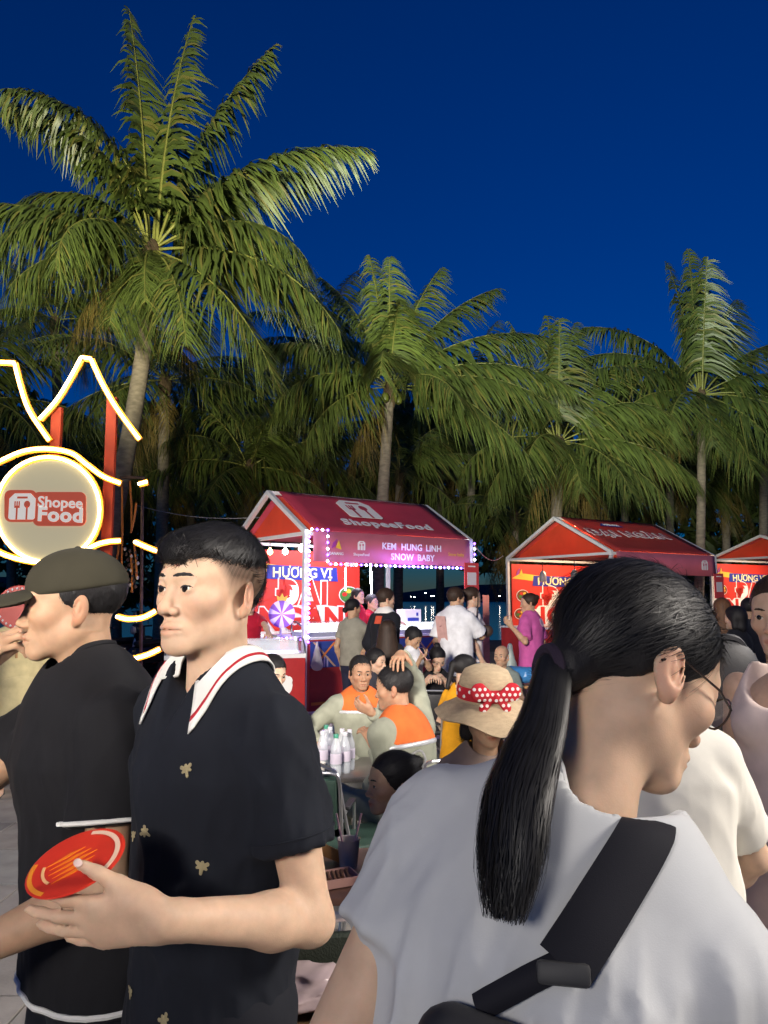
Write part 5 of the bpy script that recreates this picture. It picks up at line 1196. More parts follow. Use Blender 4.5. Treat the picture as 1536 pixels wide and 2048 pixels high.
p = at(705, 1640, 3.85); chair((p.x + .05, p.y + .15, 0), 120, 'green chair with its seat showing below the seated woman profile', green, False)
p = at(600, 1880, 1.95); chair((p.x - .03, p.y + .02, 0), 190, 'dark green chair closest to the camera between the two nearest people', mat('chair_dark_green', (.016, .024, .014), .7, bump=.3, bscale=200), False, .95)
p = at(862, 1450, 4.35); chair((p.x, p.y - .12, 0), 205, 'black chair with chrome arm behind the worker holding his head', blackv)
p = at(855, 1400, 7.2); chair((p.x, p.y, 0), 175, 'black chair with chrome rail before the boy in white', blackv)
p = at(915, 1400, 6.4); chair((p.x, p.y + .1, 0), 190, 'black chair under the woman in yellow', blackv)
p = at(715, 1400, 5.8); chair((p.x, p.y + .1, 0), 5, 'black chair under the uniformed man facing the camera', blackv)
p = at(548, 1400, 5.4); chair((p.x, p.y + .1, 0), 60, 'black chair under the man with the face mask', blackv)
p = at(300, 1440, 6.6); chair((p.x, p.y, 0), 150, 'black chair with bright chrome loop seen between the two men', blackv, True, 1.0)
p = at(595, 1990, 1.62); w_ = waves(77, 6, 62., .05); V, Q = run([(Cap((-.08, 0, .05), (.08, 0, .06), .075, .07, ((0, 0, 1), 1.3)), .03), (Cap((-.03, .04, .10), (.05, 0, .11), .04, .05), .03)], .006, (), (), lambda q: -.020 * w_(q))
V[:, 2] -= V[:, 2].min(); V[:, 2] *= .42; bag_z = at(595, 2010, 1.62).z
b_ = mobj('plastic_bag', np_mesh('plastic_bag', V, Q), mat('bag_pink', (.55, .42, .42), .22, spec=.8), None, (p.x, p.y, bag_z)); tag(b_, 'crumpled pinkish plastic bag on a stool below the dark green chair', 'bag')
stl = empty('stool', (p.x, p.y, 0), 0, 'low brown stool under the crumpled plastic bag', 'stool'); MB().box((0, 0, bag_z - .015), (.32, .30, .028), None, .006).build('seat', mat('stool_brown', (.14, .08, .04), .5), stl, True)
for sx in (-1, 1):
    for sy in (-1, 1): MB().tube([(sx * .12, sy * .11, bag_z - .03), (sx * .15, sy * .14, .005)], .016, 6).build('leg', mat('stool_brown'), stl)

# ================================================================== floodlights on masts outside the picture, some of them added fill
def flood_mast(x, y, h, label, heads):
    Mx = empty('flood_mast', (x, y, 0), 0, label, 'lamp post', 'floodlight masts of the square'); MB().tube([(0, 0, 0), (0, 0, h)], [.09, .06], 10).build('mast', mat('mast_grey', (.3, .3, .31), .5, .4), Mx, True)
    for k, (tg, en, col, sp, bl_) in enumerate(heads):
        p = V3(.35 * (k - (len(heads) - 1) / 2), 0, h + .1); d = (Vector(tg) - V3(x, y, h)).normalized(); Mq = d.to_track_quat('-Z', 'Y').to_matrix()
        MB().box(p - d * .07, (.30, .24, .08), Mq, .01).build('lamp_housing', mat('lamp_housing', (.1, .1, .1), .5), Mx); MB().box(p - d * .024, (.26, .20, .01), Mq).build('lamp_glass', mat('flood_glass', (1, 1, 1), .3, emit=(1, .95, .85), es=12), Mx)
        MB().tube([p - d * .1, V3(0, 0, h - .05)], .02, 6).build('bracket', mat('mast_grey'), Mx)
        o = lamp_light('flood_light', 'SPOT', p + d * .02, en, col, Mx, .7, None, sp, bl_); o.rotation_euler = d.to_track_quat('-Z', 'Y').to_euler()
FLOODS = [
    (4.6, .5, 3.9, 'floodlight mast standing right of the photographer', [((.0, 1.6, 1.0), 1650, (1.0, .92, .82), 80, .5)]),
    (-3.0, -4.5, 3.4, 'floodlight mast behind the photographer, with two added fill heads', [((-3.6, 14.5, 10.2), 31000, (1.0, .95, .66), 41, .8), ((7.0, 20, 11.5), 33000, (.93, 1.0, .80), 43, .8), ((.8, 11, 2.2), 9500, (1.0, .90, .80), 34, .6), ((.2, 3, .9), 760, (1.0, .93, .86), 60, .7)]),  # last two heads are fill added for the stalls and near figures
    (6.6, 4.6, 5.2, 'added floodlight mast beyond the right edge, brightening the tables', [((.2, 4.6, .6), 2100, (1.0, .93, .86), 52, .7)]),  # added mast, brightens the tables and seated people
]
for f in FLOODS: flood_mast(*f)
# ================================================================== the three people nearest the camera
def bvh_of(o):
    me = o.data; return BVHTree.FromPolygons([v.co[:] for v in me.vertices], [p.vertices[:] for p in me.polygons])
def local_ray(P, bv, px, py, off=0.0):
    """where the view through a photo pixel meets a garment, in the wearer's own frame (used to place things worn on it)"""
    o = Vector((0, 0, CAMH)); d = (at(px, py, 1.0) - o).normalized()
    lo = Vector(P['Lp'](o)); ld = P['Mz'].transposed() @ d
    h = bv.ray_cast(lo, ld)
    if h[0] is None: return None
    n = h[1] if h[1].dot(ld) < 0 else -h[1]
    return h[0] + n * off, n, ld

def ribbon(pts, nrm, w, name, m, parent, th=.004, nw=5, round_=.3):
    """flat band along pts, facing nrm, with real thickness"""
    V = []; F = []; n = len(pts)
    for i in range(n):
        t = (pts[min(i + 1, n - 1)] - pts[max(i - 1, 0)]).normalized(); s = t.cross(nrm[i]).normalized(); ww = w[i] if isinstance(w, (list, tuple)) else w
        for j in range(nw):
            u = j / (nw - 1) * 2 - 1; V.append(pts[i] + s * u * ww / 2 + nrm[i] * th * (1 - round_ * u * u))
        for j in range(nw):
            u = 1 - j / (nw - 1) * 2; V.append(pts[i] + s * u * ww / 2 - nrm[i] * th * .5)
    k = 2 * nw
    for i in range(n - 1):
        for j in range(k): F.append((i * k + j, i * k + (j + 1) % k, (i + 1) * k + (j + 1) % k, (i + 1) * k + j))
    F.append(tuple(range(k - 1, -1, -1))); F.append(tuple(range((n - 1) * k, n * k)))
    b = MB(); b.add(V, F); return b.build(name, m, parent, True)

# ---- young man in the black polo
P1H = at(424, 1178, 1.36)
polo_hair = dict(thick=.009, top=.012, faded=True, zs=[.052, .050, .056, .044, .030, .024, -.006, -.03], fringe=.006, edge=.010, freq=170, amp=.0015,
                 lumps=[((.0, -.058, .074), (.055, .042, .028))], k=.03)
p1 = person(P1H, -42, 'young man in black polo with white red-striped collar, holding a red fan', H=1.70, face='m', tone=2, hair=polo_hair, hh=.0022, h=.0055,
            head=(6, -2, 0), headkw=dict(fade=True, nose=1.05, jaw=.92), top=(cloth('polo_black', (.010, .012, .018)), 'polo'), fold=.016, hs=.96, g=.96,
            shirt_kw=dict(sleeve=.64, sleeve_r=.072, ease=.024, hem=.24, neck_r=.066, vneck=.09), bot=((.012, .013, .018), 'trousers'),
            armL=(at(322, 1840, 1.08), Vector((.27, -.06, -1)), Vector((-1, -.02, -.03)), Vector((-.05, .95, .25)), (.16, .12, .14, .2), dict(thumb=(.85, .62, .10), tcurl=.12)),
            armR=(at(300, 2300, 1.55), Vector((-.3, .6, -1)), Vector((-.1, -.2, -1)), Vector((0, 0, -1)), (.5, .5, .5, .5), {}))
def comb1(p):
    d = p - np.array([.0, .06, .10]); d[:, 1] -= .03; d[:, 2] -= .02; return d
strands(p1, 'hair_strands', *p1['hairVQ'], comb1, 8000, (.018, .040), .06, .0008, parent=p1['hair'], jit=.16)

def collar(P, bv):
    nk, up, fw, la = (Vector(P[k]) for k in ('neck', 'up', 'fwd', 'lat'))
    N, M = 72, 9; V = []; F = []; nrm = []
    for i in range(N):
        ph = R(40) + (2 * math.pi - R(80)) * i / (N - 1)      # 0 = front, through the nape
        fr = math.cos(ph); d = fw * fr + la * math.sin(ph); front = max(0, fr)
        top = nk + d * (.063 + .006 * front) + fw * .010 + up * (.050 - .078 * front ** 1.3 - .006 * (1 - abs(fr)))
        ext = .038 + .010 * front ** 2
        out = nk + d * (.066 + ext) + fw * (.012 + .02 * front ** 3)
        h = bv.ray_cast(out + up * .2, -up)
        out = (h[0] + up * .007) if h[0] is not None and (top - h[0]).dot(up) < .085 else out + (top - out).project(up) - up * .075
        for j in range(M):
            t = j / (M - 1); q = top.lerp(out, t) + up * .012 * math.sin(math.pi * t)
            h = bv.find_nearest(q)
            if h[0] is not None:
                sd = (q - h[0]).dot(h[1])
                if sd < .005: q = h[0] + h[1] * .006
            V.append(q)
    for i in range(N - 1):
        for j in range(M - 1): F.append((i * M + j, i * M + j + 1, (i + 1) * M + j + 1, (i + 1) * M + j))
    b = MB(); b.add(V, F); c = b.build('collar', cloth('collar_white', (.74, .74, .70)), P['shirt'], True)
    so = c.modifiers.new('thick', 'SOLIDIFY'); so.thickness = .004; so.offset = 0
    b = MB(); SV = []; SF = []
    for i in range(N):
        a, e = V[i * M + M - 3], V[i * M + M - 2]; p = a.lerp(e, .35); q = a.lerp(e, .95); n = Vector((0, 0, 1)); n = (p - Vector(P['neck'])).normalized() * .4 + Vector(P['up'])
        n.normalize(); SV += [p + n * .0035, q + n * .0035]
    for i in range(N - 1): SF.append((2 * i, 2 * i + 1, 2 * i + 3, 2 * i + 2))
    b.add(SV, SF); st = b.build('collar_stripe', cloth('stripe_red', (.42, .02, .03)), P['shirt'], True)
    so = st.modifiers.new('thick', 'SOLIDIFY'); so.thickness = .0012
bv1 = bvh_of(p1['shirt']); collar(p1, bv1)
# embroidered bees on the polo
def bee_mesh():
    pr = [(Cap((0, .004, 0), (0, -.009, 0), .0042, .0026), .002), (Ell((0, .0075, 0), (.0030, .0028, .002)), .001)]
    for sx in (-1, 1): pr += [(Cap((sx * .003, .003, 0), (sx * .0085, .0065, 0), .0028, .0034, ((0, 0, 1), 2)), .001), (Cap((sx * .003, .0, 0), (sx * .0075, -.001, 0), .0022, .0026, ((0, 0, 1), 2)), .001), (Cap((sx * .001, .009, 0), (sx * .003, .0135, 0), .0006), .0005)]
    V, Q = run(pr, .0012); return np_mesh('bee', V, Q)
bee = bee_mesh(); bee_gold = mat('bee_thread', (.36, .30, .16), .55, bump=.4, bscale=900)
for (px, py, rz, s) in ((374, 1541, 20, 1.0), (404, 1735, -8, 1.0), (292, 1664, 60, .9), (268, 1672, 10, .8), (312, 1872, 30, .9), (330, 2042, 40, 1.0), (262, 1985, 0, .9)):
    h = local_ray(p1, bv1, px, py, .0015)
    if h is None: continue
    q = h[1].to_track_quat('Z', 'Y').to_matrix().to_4x4() @ Matrix.Rotation(R(rz), 4, 'Z') @ Matrix.Diagonal((s, s, s * .4, 1))
    o = mobj('bee_emblem', bee, bee_gold, p1['shirt']); o.matrix_local = Matrix.Translation(h[0]) @ q
# black placket with a button and thin undershirt cord
# ---- red hand fan between thumb and fingers
fan_c = at(152, 1724, 1.115)
fan = empty('hand_fan', fan_c, 0, 'round red and orange plastic hand fan held under the thumb of the polo man', 'fan')
ta, tb_ = at(57, 1778, 1.085), at(254, 1674, 1.145); fu = (tb_ - ta).normalized(); fv0 = Vector((.30, .86, .42)); fn = fu.cross(fv0).normalized(); fv = fn.cross(fu)
if fn.z < 0: fn = -fn
Mf = Matrix((fu, fv, fn)).transposed()
fr_ = (tb_ - ta).length / 2
MB().lathe([(fr_ - .003, -.0012), (fr_, 0), (fr_ - .003, .0012)], 40, M=Mf).build('disc', mat('fan_red', (.60, .035, .015), .35, var=.1, vscale=30), fan)
def ring(r0, r1, a0, a1, z, n=28):
    b = MB(); V = []; F = []
    for i in range(n + 1):
        a = R(a0 + (a1 - a0) * i / n)
        for r in (r0, r1):
            for zz in (z, z + .0008): V.append(Mf @ Vector((r * math.cos(a), r * math.sin(a), zz)))
    for i in range(n):
        k = i * 4
        F += [(k + 1, k + 3, k + 7, k + 5), (k + 0, k + 1, k + 5, k + 4), (k + 3, k + 2, k + 6, k + 7)]
    b.add(V, F); return b
ring(fr_ * .80, fr_ * .90, -60, 55, .0012).build('printed_arc', mat('fan_cream', (.80, .55, .40), .4), fan)
ring(fr_ * .86, fr_ * .95, 140, 215, .0012).build('printed_arc', mat('fan_amber', (.75, .25, .02), .4), fan)
ring(fr_ * .62, fr_ * .68, 150, 205, .0012).build('printed_arc', mat('fan_cream2', (.80, .45, .2), .4), fan)
for k in range(5):
    b = MB(); y = (-.30 + .14 * k) * fr_ * 1.1; x0 = -.55 + .05 * (k % 2); x1 = .45 - .09 * abs(k - 2)
    b.prism([(x0 * fr_, y), ((x0 + .4) * fr_, y - .03 * fr_), (x1 * fr_, y + .03 * fr_), ((x1 - .3) * fr_, y + .075 * fr_)], Mf @ Vector((0, 0, .0013)), Mf @ Vector((1, 0, 0)), Mf @ Vector((0, 1, 0)), .0008).build('printed_swoosh', mat('fan_orange', (.80, .20, .012), .4), fan)
b = MB(); hdir = (at(330, 1800, 1.10) - fan_c).normalized()
b.box(fan_c + hdir * (fr_ + .03) - fan_c, (.07, .012, .004), Matrix((hdir, fn.cross(hdir), fn)).transposed(), .0015); b.build('handle', mat('fan_handle', (.7, .68, .6), .4), fan)

# ---- man in the black cap
p2 = person(at(149, 1202, 1.60), -56, 'man in dark baseball cap and black jersey with white-trimmed sleeve, eating', H=1.68, face='m', tone=1, hair=dict(thick=.006, top=.004, zs=[.07, .07, .05, .02, -.02, -.02, -.06, -.07]),
            hh=.0026, h=.0065, hs=.96, head=(-16, 3, 0), headkw=dict(nose=1.0), top=(cloth('jersey_black', (.010, .010, .012)), 'tee'), fold=.012, seed=5, g=1.22,
            shirt_kw=dict(band=.98, sleeve=.64, sleeve_r=.074, ease=.026, hem=.10, neck_r=.066), lean=6, bot=((.012, .013, .018), 'trousers'),
            armL=(at(-60, 1905, 1.34), Vector((.5, .2, -1)), None, Vector((0, .3, -1)), (.4, .4, .45, .5), dict(elbow=at(215, 1775, 1.42))),
            armR=(at(-48, 1352, 1.66), Vector((-.4, -.3, -1)), Vector((.50, .0, .72)), Vector((.6, .5, -.4)), (.55, .55, .6, .65), dict(thumb=(.7, .4, .6))))
strands(p2, 'hair_strands', *p2['hairVQ'], lambda p: np.tile(np.array([[0, .2, -1.]]), (len(p), 1)), 2500, (.008, .016), .05, .0007, parent=p2['hair'], jit=.2, keep=lambda c: (c[:, 2] < .03) * 1.0)
cap_m = cloth('cap_black_glow', (.034, .031, .020))  # black cap; the sign's yellow glow is put into its colour
V, Q = run([(Ell((0, .008, .036), (.0855, .106, .082), None, [((0, 0, .022), (0, .10, -1))]), .01), (Ell((0, .008, .118), (.006, .006, .004)), .003)], .003)
capo = mobj('baseball_cap', np_mesh('baseball_cap', p2['place'](V), Q), cap_m, p2['root'])
V, Q = run([(Ell((0, -.122, .020), (.080, .100, .008), rot(0, 10, 0), [((0, -.075, 0), (0, 1, 0))]), .004)], .003)
V[:, 2] -= 3.2 * V[:, 0] ** 2
mobj('brim', np_mesh('brim', p2['place'](V), Q), cap_m, capo)
# white trim on the sleeve and hem: thin cords round the edges
def edge_ring(P, c, ax, r, ox, name, m, rad, par, flat=1.0, a0=0, a1=360):
    ax = Vector(ax).normalized(); u = Vector(ox); u = (u - ax * u.dot(ax)).normalized(); v = ax.cross(u)
    pts = [Vector(c) + (u * math.cos(R(a)) * flat + v * math.sin(R(a))) * r for a in np.linspace(a0, a1, 33)]
    MB().tube(pts, rad, 6, False).build(name, m, par, True)
sh, el, wr, _ = p2['joints'][1]; trim = cloth('trim_white', (.75, .74, .70))
def snap_ring(P, c, ax, name, m, par, rad, n=40, rmax=.3, a0=0, a1=360, back=.004):
    """a cord following the cut edge of the garment round an axis"""
    bv = bvh_of(P['shirt']); ax = Vector(ax).normalized(); u = ax.orthogonal().normalized(); v = ax.cross(u); pts = []
    for a in np.linspace(a0, a1, n):
        d = u * math.cos(R(a)) + v * math.sin(R(a)); h = bv.ray_cast(Vector(c) + d * rmax - ax * back, -d)
        if h[0] is not None: pts.append(h[0] + d * .001)
    if len(pts) > 2: return MB().tube(pts, rad, 6, False).build(name, m, par, True)
snap_ring(p2, sh + (el - sh) * .62, el - sh, 'sleeve_trim', trim, p2['shirt'], .0042, rmax=.11)
snap_ring(p2, p2['pel'] - p2['up'] * .09 * p2['S'], -p2['up'], 'hem_trim', trim, p2['shirt'], .0055, rmax=.4)

# ---- woman with the long ponytail, back to the camera
pony_hair = dict(thick=.010, top=.012, zs=[.060, .055, .035, .006, -.018, -.020, -.074, -.090], freq=150, amp=.0016, lumps=[((0, .088, -.050), (.032, .026, .030))], k=.035)
p3 = person(at(1270, 1312, .87), 152, 'woman with long black ponytail in pale grey t-shirt, seen from behind', face='f', tone=2, hair=pony_hair, hh=.0026, h=.0055, seed=9,
            head=(-43, 31, 8), headkw=dict(nose=.95), lean=14, side=-19, headfwd=.03, top=(cloth('tee_grey', (.50, .51, .52), var=.05), 'tee'), fold=.016, hd=-.022, hs=.95, g=1.04,
            shirt_kw=dict(band=1.0, flare=.125, sleeve=.50, sleeve_r=.068, ease=.024, hem=.22, neck_r=.078, freq=44., bias=(1, 1, .22), pleat=1.3), bot=((.03, .035, .06), 'trousers'),
            armL=(at(750, 2600, .84), Vector((-.4, -.2, .0)), None, Vector((1, 0, 0)), (.4,) * 4, dict(elbow=at(705, 2040, .80))),
            armR=(at(1560, 2560, .90), Vector((1, -.3, 0)), None, Vector((-1, 0, 0)), (.4,) * 4, {}))
tie = np.array([0, .100, -.058])
def comb3(p): return tie - p
strands(p3, 'hair_strands', *p3['hairVQ'], comb3, 9000, (.04, .08), .006, .0007, seg=6, parent=p3['hair'], jit=.06, grav=.03, goal=tie, inset=.002, keep=lambda c: 1.0 * ~((np.abs(c[:, 0]) > .058) & (c[:, 2] < .034) & (c[:, 1] < .035)))
strands(p3, 'flyaway_hair', *p3['hairVQ'], comb3, 160, (.04, .08), .12, .0004, seg=6, parent=p3['hair'], jit=.3, seed=8, goal=tie, keep=lambda c: ((c[:, 2] > .03) & (c[:, 1] > -.04)) * 1.0)
bv3 = bvh_of(p3['shirt'])
def tail(P, bv, pix, wid, n=5200):
    tw = Vector(P['place'](np.array([tie]))[0]); path = [tw]
    for px, py, D in pix:
        path.append(Vector(P['Lp'](at(px, py, D))))
    pr = []
    for i in range(len(path) - 2): pr.append((Cap(path[i], path[i + 1], wid[i] * .5, wid[i + 1] * .42), .03))
    w = waves(4, 5, 150., .01, (1, 1, .12)); V, Q = run(pr, .005, (), (), lambda q: -.001 * w(q))
    o = mobj('ponytail', np_mesh('ponytail', V, Q), DARKS, P['hair'])
    rg = np.random.default_rng(5); pts = np.array([list(p) for p in path]); t = np.linspace(0, 1, len(pts)); seg = 16; st = np.linspace(0, 1, seg + 1)
    C = np.stack([np.interp(st, t, pts[:, i]) for i in range(3)], 1); Wd = np.interp(st, t, wid)
    T = np.gradient(C, axis=0); T /= np.linalg.norm(T, axis=1)[:, None]; side = np.cross(T, np.array([0, 1., 0.2])); side /= np.linalg.norm(side, axis=1)[:, None]; bk = np.cross(side, T)
    a = rg.uniform(0, 2 * math.pi, n); r = np.sqrt(rg.random(n)) * .95 + .05; ph = rg.uniform(0, 6.28, (n, 2)); end = rg.uniform(.55, 1.0, n)
    VV = []
    for i, s_ in enumerate(st):
        k = np.minimum(s_ * end, 1.0); ci = np.stack([np.interp(k, st, C[:, j]) for j in range(3)], 1); wi = np.interp(k, st, Wd)
        sd = np.stack([np.interp(k, st, side[:, j]) for j in range(3)], 1); bb = np.stack([np.interp(k, st, bk[:, j]) for j in range(3)], 1)
        q = ci + sd * (np.cos(a) * r * wi + .007 * k * np.sin(k * 7 + ph[:, 0]))[:, None] + bb * (np.sin(a) * r * wi + .006 * k * np.sin(k * 6 + ph[:, 1]))[:, None]
        wd = .0008 * (1 - .6 * s_); off = np.stack([np.cos(a + 1.3), np.sin(a + 1.3), 0 * a], 1) * wd
        VV += [q - off, q + off]
    A = np.stack(VV, 1).reshape(-1, 3); k = 2 * (seg + 1); base = np.arange(n) * k
    QQ = np.concatenate([np.stack([base + 2 * i, base + 2 * i + 1, base + 2 * i + 3, base + 2 * i + 2], 1) for i in range(seg)])
    mobj('ponytail_strands', np_mesh('ponytail_strands', A, QQ), DARKS, P['hair'])
tail(p3, bv3, [(1085, 1450, .765), (1056, 1525, .738), (1034, 1600, .71), (1024, 1680, .69), (1016, 1760, .68), (1008, 1845, .672)], [.020, .023, .027, .029, .028, .023, .013])
tw_ = [Vector(p3['place'](np.array([tie + np.array([0, .006, -.006]) + np.array([.022 * math.cos(a), .010 * math.sin(a), .022 * math.sin(a)])]))[0]) for a in np.linspace(0, 2 * math.pi, 21)]
MB().tube(tw_, .0065, 8, False).build('hair_tie', cloth('hair_tie', (.03, .02, .035)), p3['hair'], True)
# sling strap and pouch
strap_m = mat('strap_black', (.012, .012, .017), .8, bump=.08, bscale=900, spec=.2)
def band(P, bv, pix, w, name, m, par, off=.006, over=False):
    pts, ns = [], []
    for px, py in pix:
        h = local_ray(P, bv, px, py, off)
        if h: pts.append(h[0]); ns.append(h[1])
    for _ in range(3):
        ns = [(ns[max(i - 1, 0)] + ns[i] + ns[min(i + 1, len(ns) - 1)]).normalized() for i in range(len(ns))]
        pts = [pts[0]] + [(pts[i - 1] + pts[i] * 2 + pts[i + 1]) / 4 for i in range(1, len(pts) - 1)] + [pts[-1]]
    if over:      # carry the band on over the shoulder to the front
        f_, u_ = Vector(P['fwd']), Vector(P['up']); q = pts[0].copy()
        for k in range(1, 8):
            h = bv.ray_cast(q + f_ * .018 * k + u_ * .12, -u_)
            if h[0] is None or (h[0] - pts[0]).length > .06: break
            pts.insert(0, h[0] + h[1] * off); ns.insert(0, (h[1] + ns[0] * .6).normalized())
        for _ in range(4):
            ns = [(ns[max(i - 1, 0)] + ns[i] + ns[min(i + 1, len(ns) - 1)]).normalized() for i in range(len(ns))]
            pts = [pts[0]] + [(pts[i - 1] + pts[i] * 2 + pts[i + 1]) / 4 for i in range(1, len(pts) - 1)] + [pts[-1]]
    return ribbon(pts, ns, w, name, m, par, .007, 9, .75)
sling = empty('sling_bag', p3['loc'], p3['root'].rotation_euler.z, 'black sling bag with wide strap across the back of the ponytail woman', 'bag')
lin = lambda a, b, n: [(a[0] + (b[0] - a[0]) * i / (n - 1), a[1] + (b[1] - a[1]) * i / (n - 1)) for i in range(n)]
band(p3, bv3, lin((1322, 1618), (1130, 1932), 16), .048, 'strap', strap_m, sling, .008, True)
band(p3, bv3, lin((1130, 1925), (960, 2010), 8), .022, 'webbing', strap_m, sling, .006)
h = local_ray(p3, bv3, 1126, 1945, .012)
if h: MB().box(h[0], (.044, .012, .018), h[1].to_track_quat('Y', 'Z').to_matrix(), .004).build('buckle', mat('buckle', (.02, .02, .022), .6), sling, True)
h = local_ray(p3, bv3, 985, 2070, .03)
if h:
    c = h[0]; V, Q = run([(Cap(c + Vector((-.05, 0, -.02)), c + Vector((.05, 0, -.01)), .036, .036, ((0, 1, 0), 1.4)), .02), (Cap(c + Vector((-.05, 0, -.10)), c + Vector((.05, 0, -.10)), .045, .045, ((0, 1, 0), 1.5)), .03)], .006)
    mobj('pouch', np_mesh('pouch', V, Q), mat('pouch_black', (.012, .012, .014), .6, bump=.06, bscale=500), sling)
# glasses
gl = mat('glasses_frame', (.03, .02, .018), .25)
lens_m = mat('glasses_lens', (.8, .75, .7), .05, trans=.9, alpha=.5)
gob = empty('eyeglasses', p3['loc'], p3['root'].rotation_euler.z, 'thin dark-framed eyeglasses worn by the ponytail woman', 'glasses')
def hp(x, y, z): return Vector(p3['place'](np.array([[x, y, z]], float))[0])
for sx in (-1, 1):
    ringp = [hp(sx * (.034 + .023 * math.cos(a)), -.104 + .3 * abs(.023 * math.cos(a)) * (sx * math.cos(a) * sx > 0), -.006 + .019 * math.sin(a)) for a in np.linspace(0, 2 * math.pi, 25)]
    MB().tube(ringp, .0013, 6, False).build('rim', gl, gob, True)
    MB().add(ringp[:-1], [tuple(range(24))]).build('lens', lens_m, gob)
    MB().tube([hp(sx * .057, -.098, -.004), hp(sx * .074, -.06, 0), hp(sx * .080, .008, .004), hp(sx * .080, .03, -.012)], .0014, 6).build('temple', gl, gob, True)
MB().tube([hp(-.011, -.105, -.003), hp(0, -.108, .001), hp(.011, -.105, -.003)], .0013, 6).build('bridge', gl, gob, True)

sh, el, wr, tip = p1['joints'][1]
def nail(P, c, n, t, s):
    n, t = Vector(n).normalized(), Vector(t); t = (t - n * t.dot(n)).normalized(); M = Matrix((t, n.cross(t), n)).transposed()
    V, Q = run([(Ell((0, 0, 0), (.0072 * s, .0056 * s, .0022)), .002)], .001); return mobj('fingernail', np_mesh('fingernail', (V @ np.array(M).T) + np.array(c), Q), mat('nail', (.72, .52, .46), .3), P['root'])
ln_ = P_ = p1['Mz'].transposed(); ld = ln_ @ Vector((-.15, -.8, .55)); nail(p1, np.array(tip) + np.array(ld.normalized()) * .0068, ld, np.array(tip) - np.array(wr), 1.0)

sh, el, wr, tip = p1['joints'][1]
snap_ring(p1, sh + (el - sh) * .60, el - sh, 'sleeve_hem', cloth('polo_black', (.010, .012, .018)), p1['shirt'], .0016, rmax=.11, back=.016)
# ================================================================== everyone else
def hat_frame(P):
    return lambda V: (np.asarray(V) * P['hs']) @ P['Rh'].T + P['hc']
# person in the pale shirt just beyond the ponytail woman
person(at(1288, 1318, 1.82), 168, 'person in cream white shirt standing just beyond the ponytail woman', face='f', tone=2, hair='bob', hh=.005, h=.008, top=(cloth('cream_shirt', (.74, .71, .63), var=.05), 'tee'), seed=21, fold=.012, lean=16,
       shirt_kw=dict(band=1.0, sleeve=.80, sleeve_r=.068, ease=.024, hem=.25), bot=((.05, .05, .07), 'trousers'), armR=(at(1400, 1800, 1.95), Vector((1, -.6, -.4)), None, Vector((-1, 0, 0)), (.3,) * 4, {}))
p5 = person(at(1562, 1228, 2.3), -46, 'woman in pale pink tank top and blush shorts at the right edge', face='f', tone=0, hair=dict(HAIR['bun'], zs=[.072, .066, .05, .02, -.01, -.02, -.05, -.06]), hmat=BROWN, hh=.004, h=.007, seed=22, head=(0, 4, 0),
            top=(cloth('tank_pink', (.66, .53, .49)), 'tank'), fold=.004, bot=(cloth('shorts_blush', (.60, .45, .37)), 'shorts'), shirt_kw=dict(ease=.008, hem=.04))
bk = at(1452, 1420, 2.6); V, Q = run([(Cap((0, 0, .06), (0, 0, .42), .16, .12, ((0, 1, 0), 1.9)), .04)], .012); b_ = mobj('shoulder_bag', np_mesh('shoulder_bag', V, Q), mat('bag_dark', (.014, .014, .018), .6, bump=.1, bscale=200), None, (bk.x, bk.y, bk.z - .30))
MB().tube(smooth_path([V3(-.08, 0, .46), V3(-.04, -.02, .53), V3(.04, -.02, .53), V3(.09, .0, .46)], 5), .012, 6).build('strap', mat('bag_dark'), b_, True); tag(b_, 'black shoulder bag hanging beside the woman in the pink tank top', 'bag')

# lady in the straw hat
p6 = person(at(972, 1424, 3.0), 8, 'seated lady in floppy straw hat with red polka-dot bow', H=1.58, pose='sit', face='f', tone=1, hair='bob', hh=.004, h=.009, seed=23, head=(0, 6, 0), top=((.30, .22, .18), 'tee'), bot=((.05, .05, .06), 'trousers'))
fr6 = hat_frame(p6); straw = mat('straw', (.46, .35, .22), .8, bump=.5, bscale=260, var=.12, vscale=40, stretch=(1, 1, 3))
hatr = empty('straw_hat', p6['loc'], p6['root'].rotation_euler.z, 'floppy tan straw hat with red polka-dot ribbon on the seated lady', 'hat')
prof = [(.010, .155), (.05, .152), (.085, .135), (.103, .10), (.108, .05), (.110, .022), (.13, .010), (.165, -.012), (.195, -.040), (.200, -.044), (.195, -.048), (.163, -.022), (.128, .000), (.104, .014)]
V = []; F = []; n = 36
for i, (r, z) in enumerate(prof):
    for k in range(n):
        a = 2 * math.pi * k / n; wv = (.018 * math.sin(2 * a + 1) + .010 * math.sin(5 * a)) * max(0, (r - .12) / .08); V.append((r * math.cos(a), r * 1.08 * math.sin(a) + .005, z + .028 + wv))
for i in range(len(prof) - 1):
    for k in range(n): F.append((i * n + k, (i + 1) * n + k, (i + 1) * n + (k + 1) % n, i * n + (k + 1) % n))
F.append(tuple(range(n))); V = fr6(np.array(V)); MB().add([tuple(v) for v in V], F).build('hat_body', straw, hatr, True)
red_b = cloth('ribbon_red', (.45, .018, .03)); dot_m = cloth('dot_white', (.78, .74, .72))
V = []; F = []
for i, (dr, z) in enumerate(((.004, .060), (.006, .085), (.004, .108))):
    for k in range(n):
        a = 2 * math.pi * k / n; r = (.110, .109, .105)[i] + dr; V.append((r * math.cos(a), r * 1.08 * math.sin(a) + .005, z))
for i in range(2):
    for k in range(n): F.append((i * n + k, i * n + (k + 1) % n, (i + 1) * n + (k + 1) % n, (i + 1) * n + k))
V = fr6(np.array(V)); band_o = MB().add([tuple(v) for v in V], F).build('ribbon_band', red_b, hatr, True)
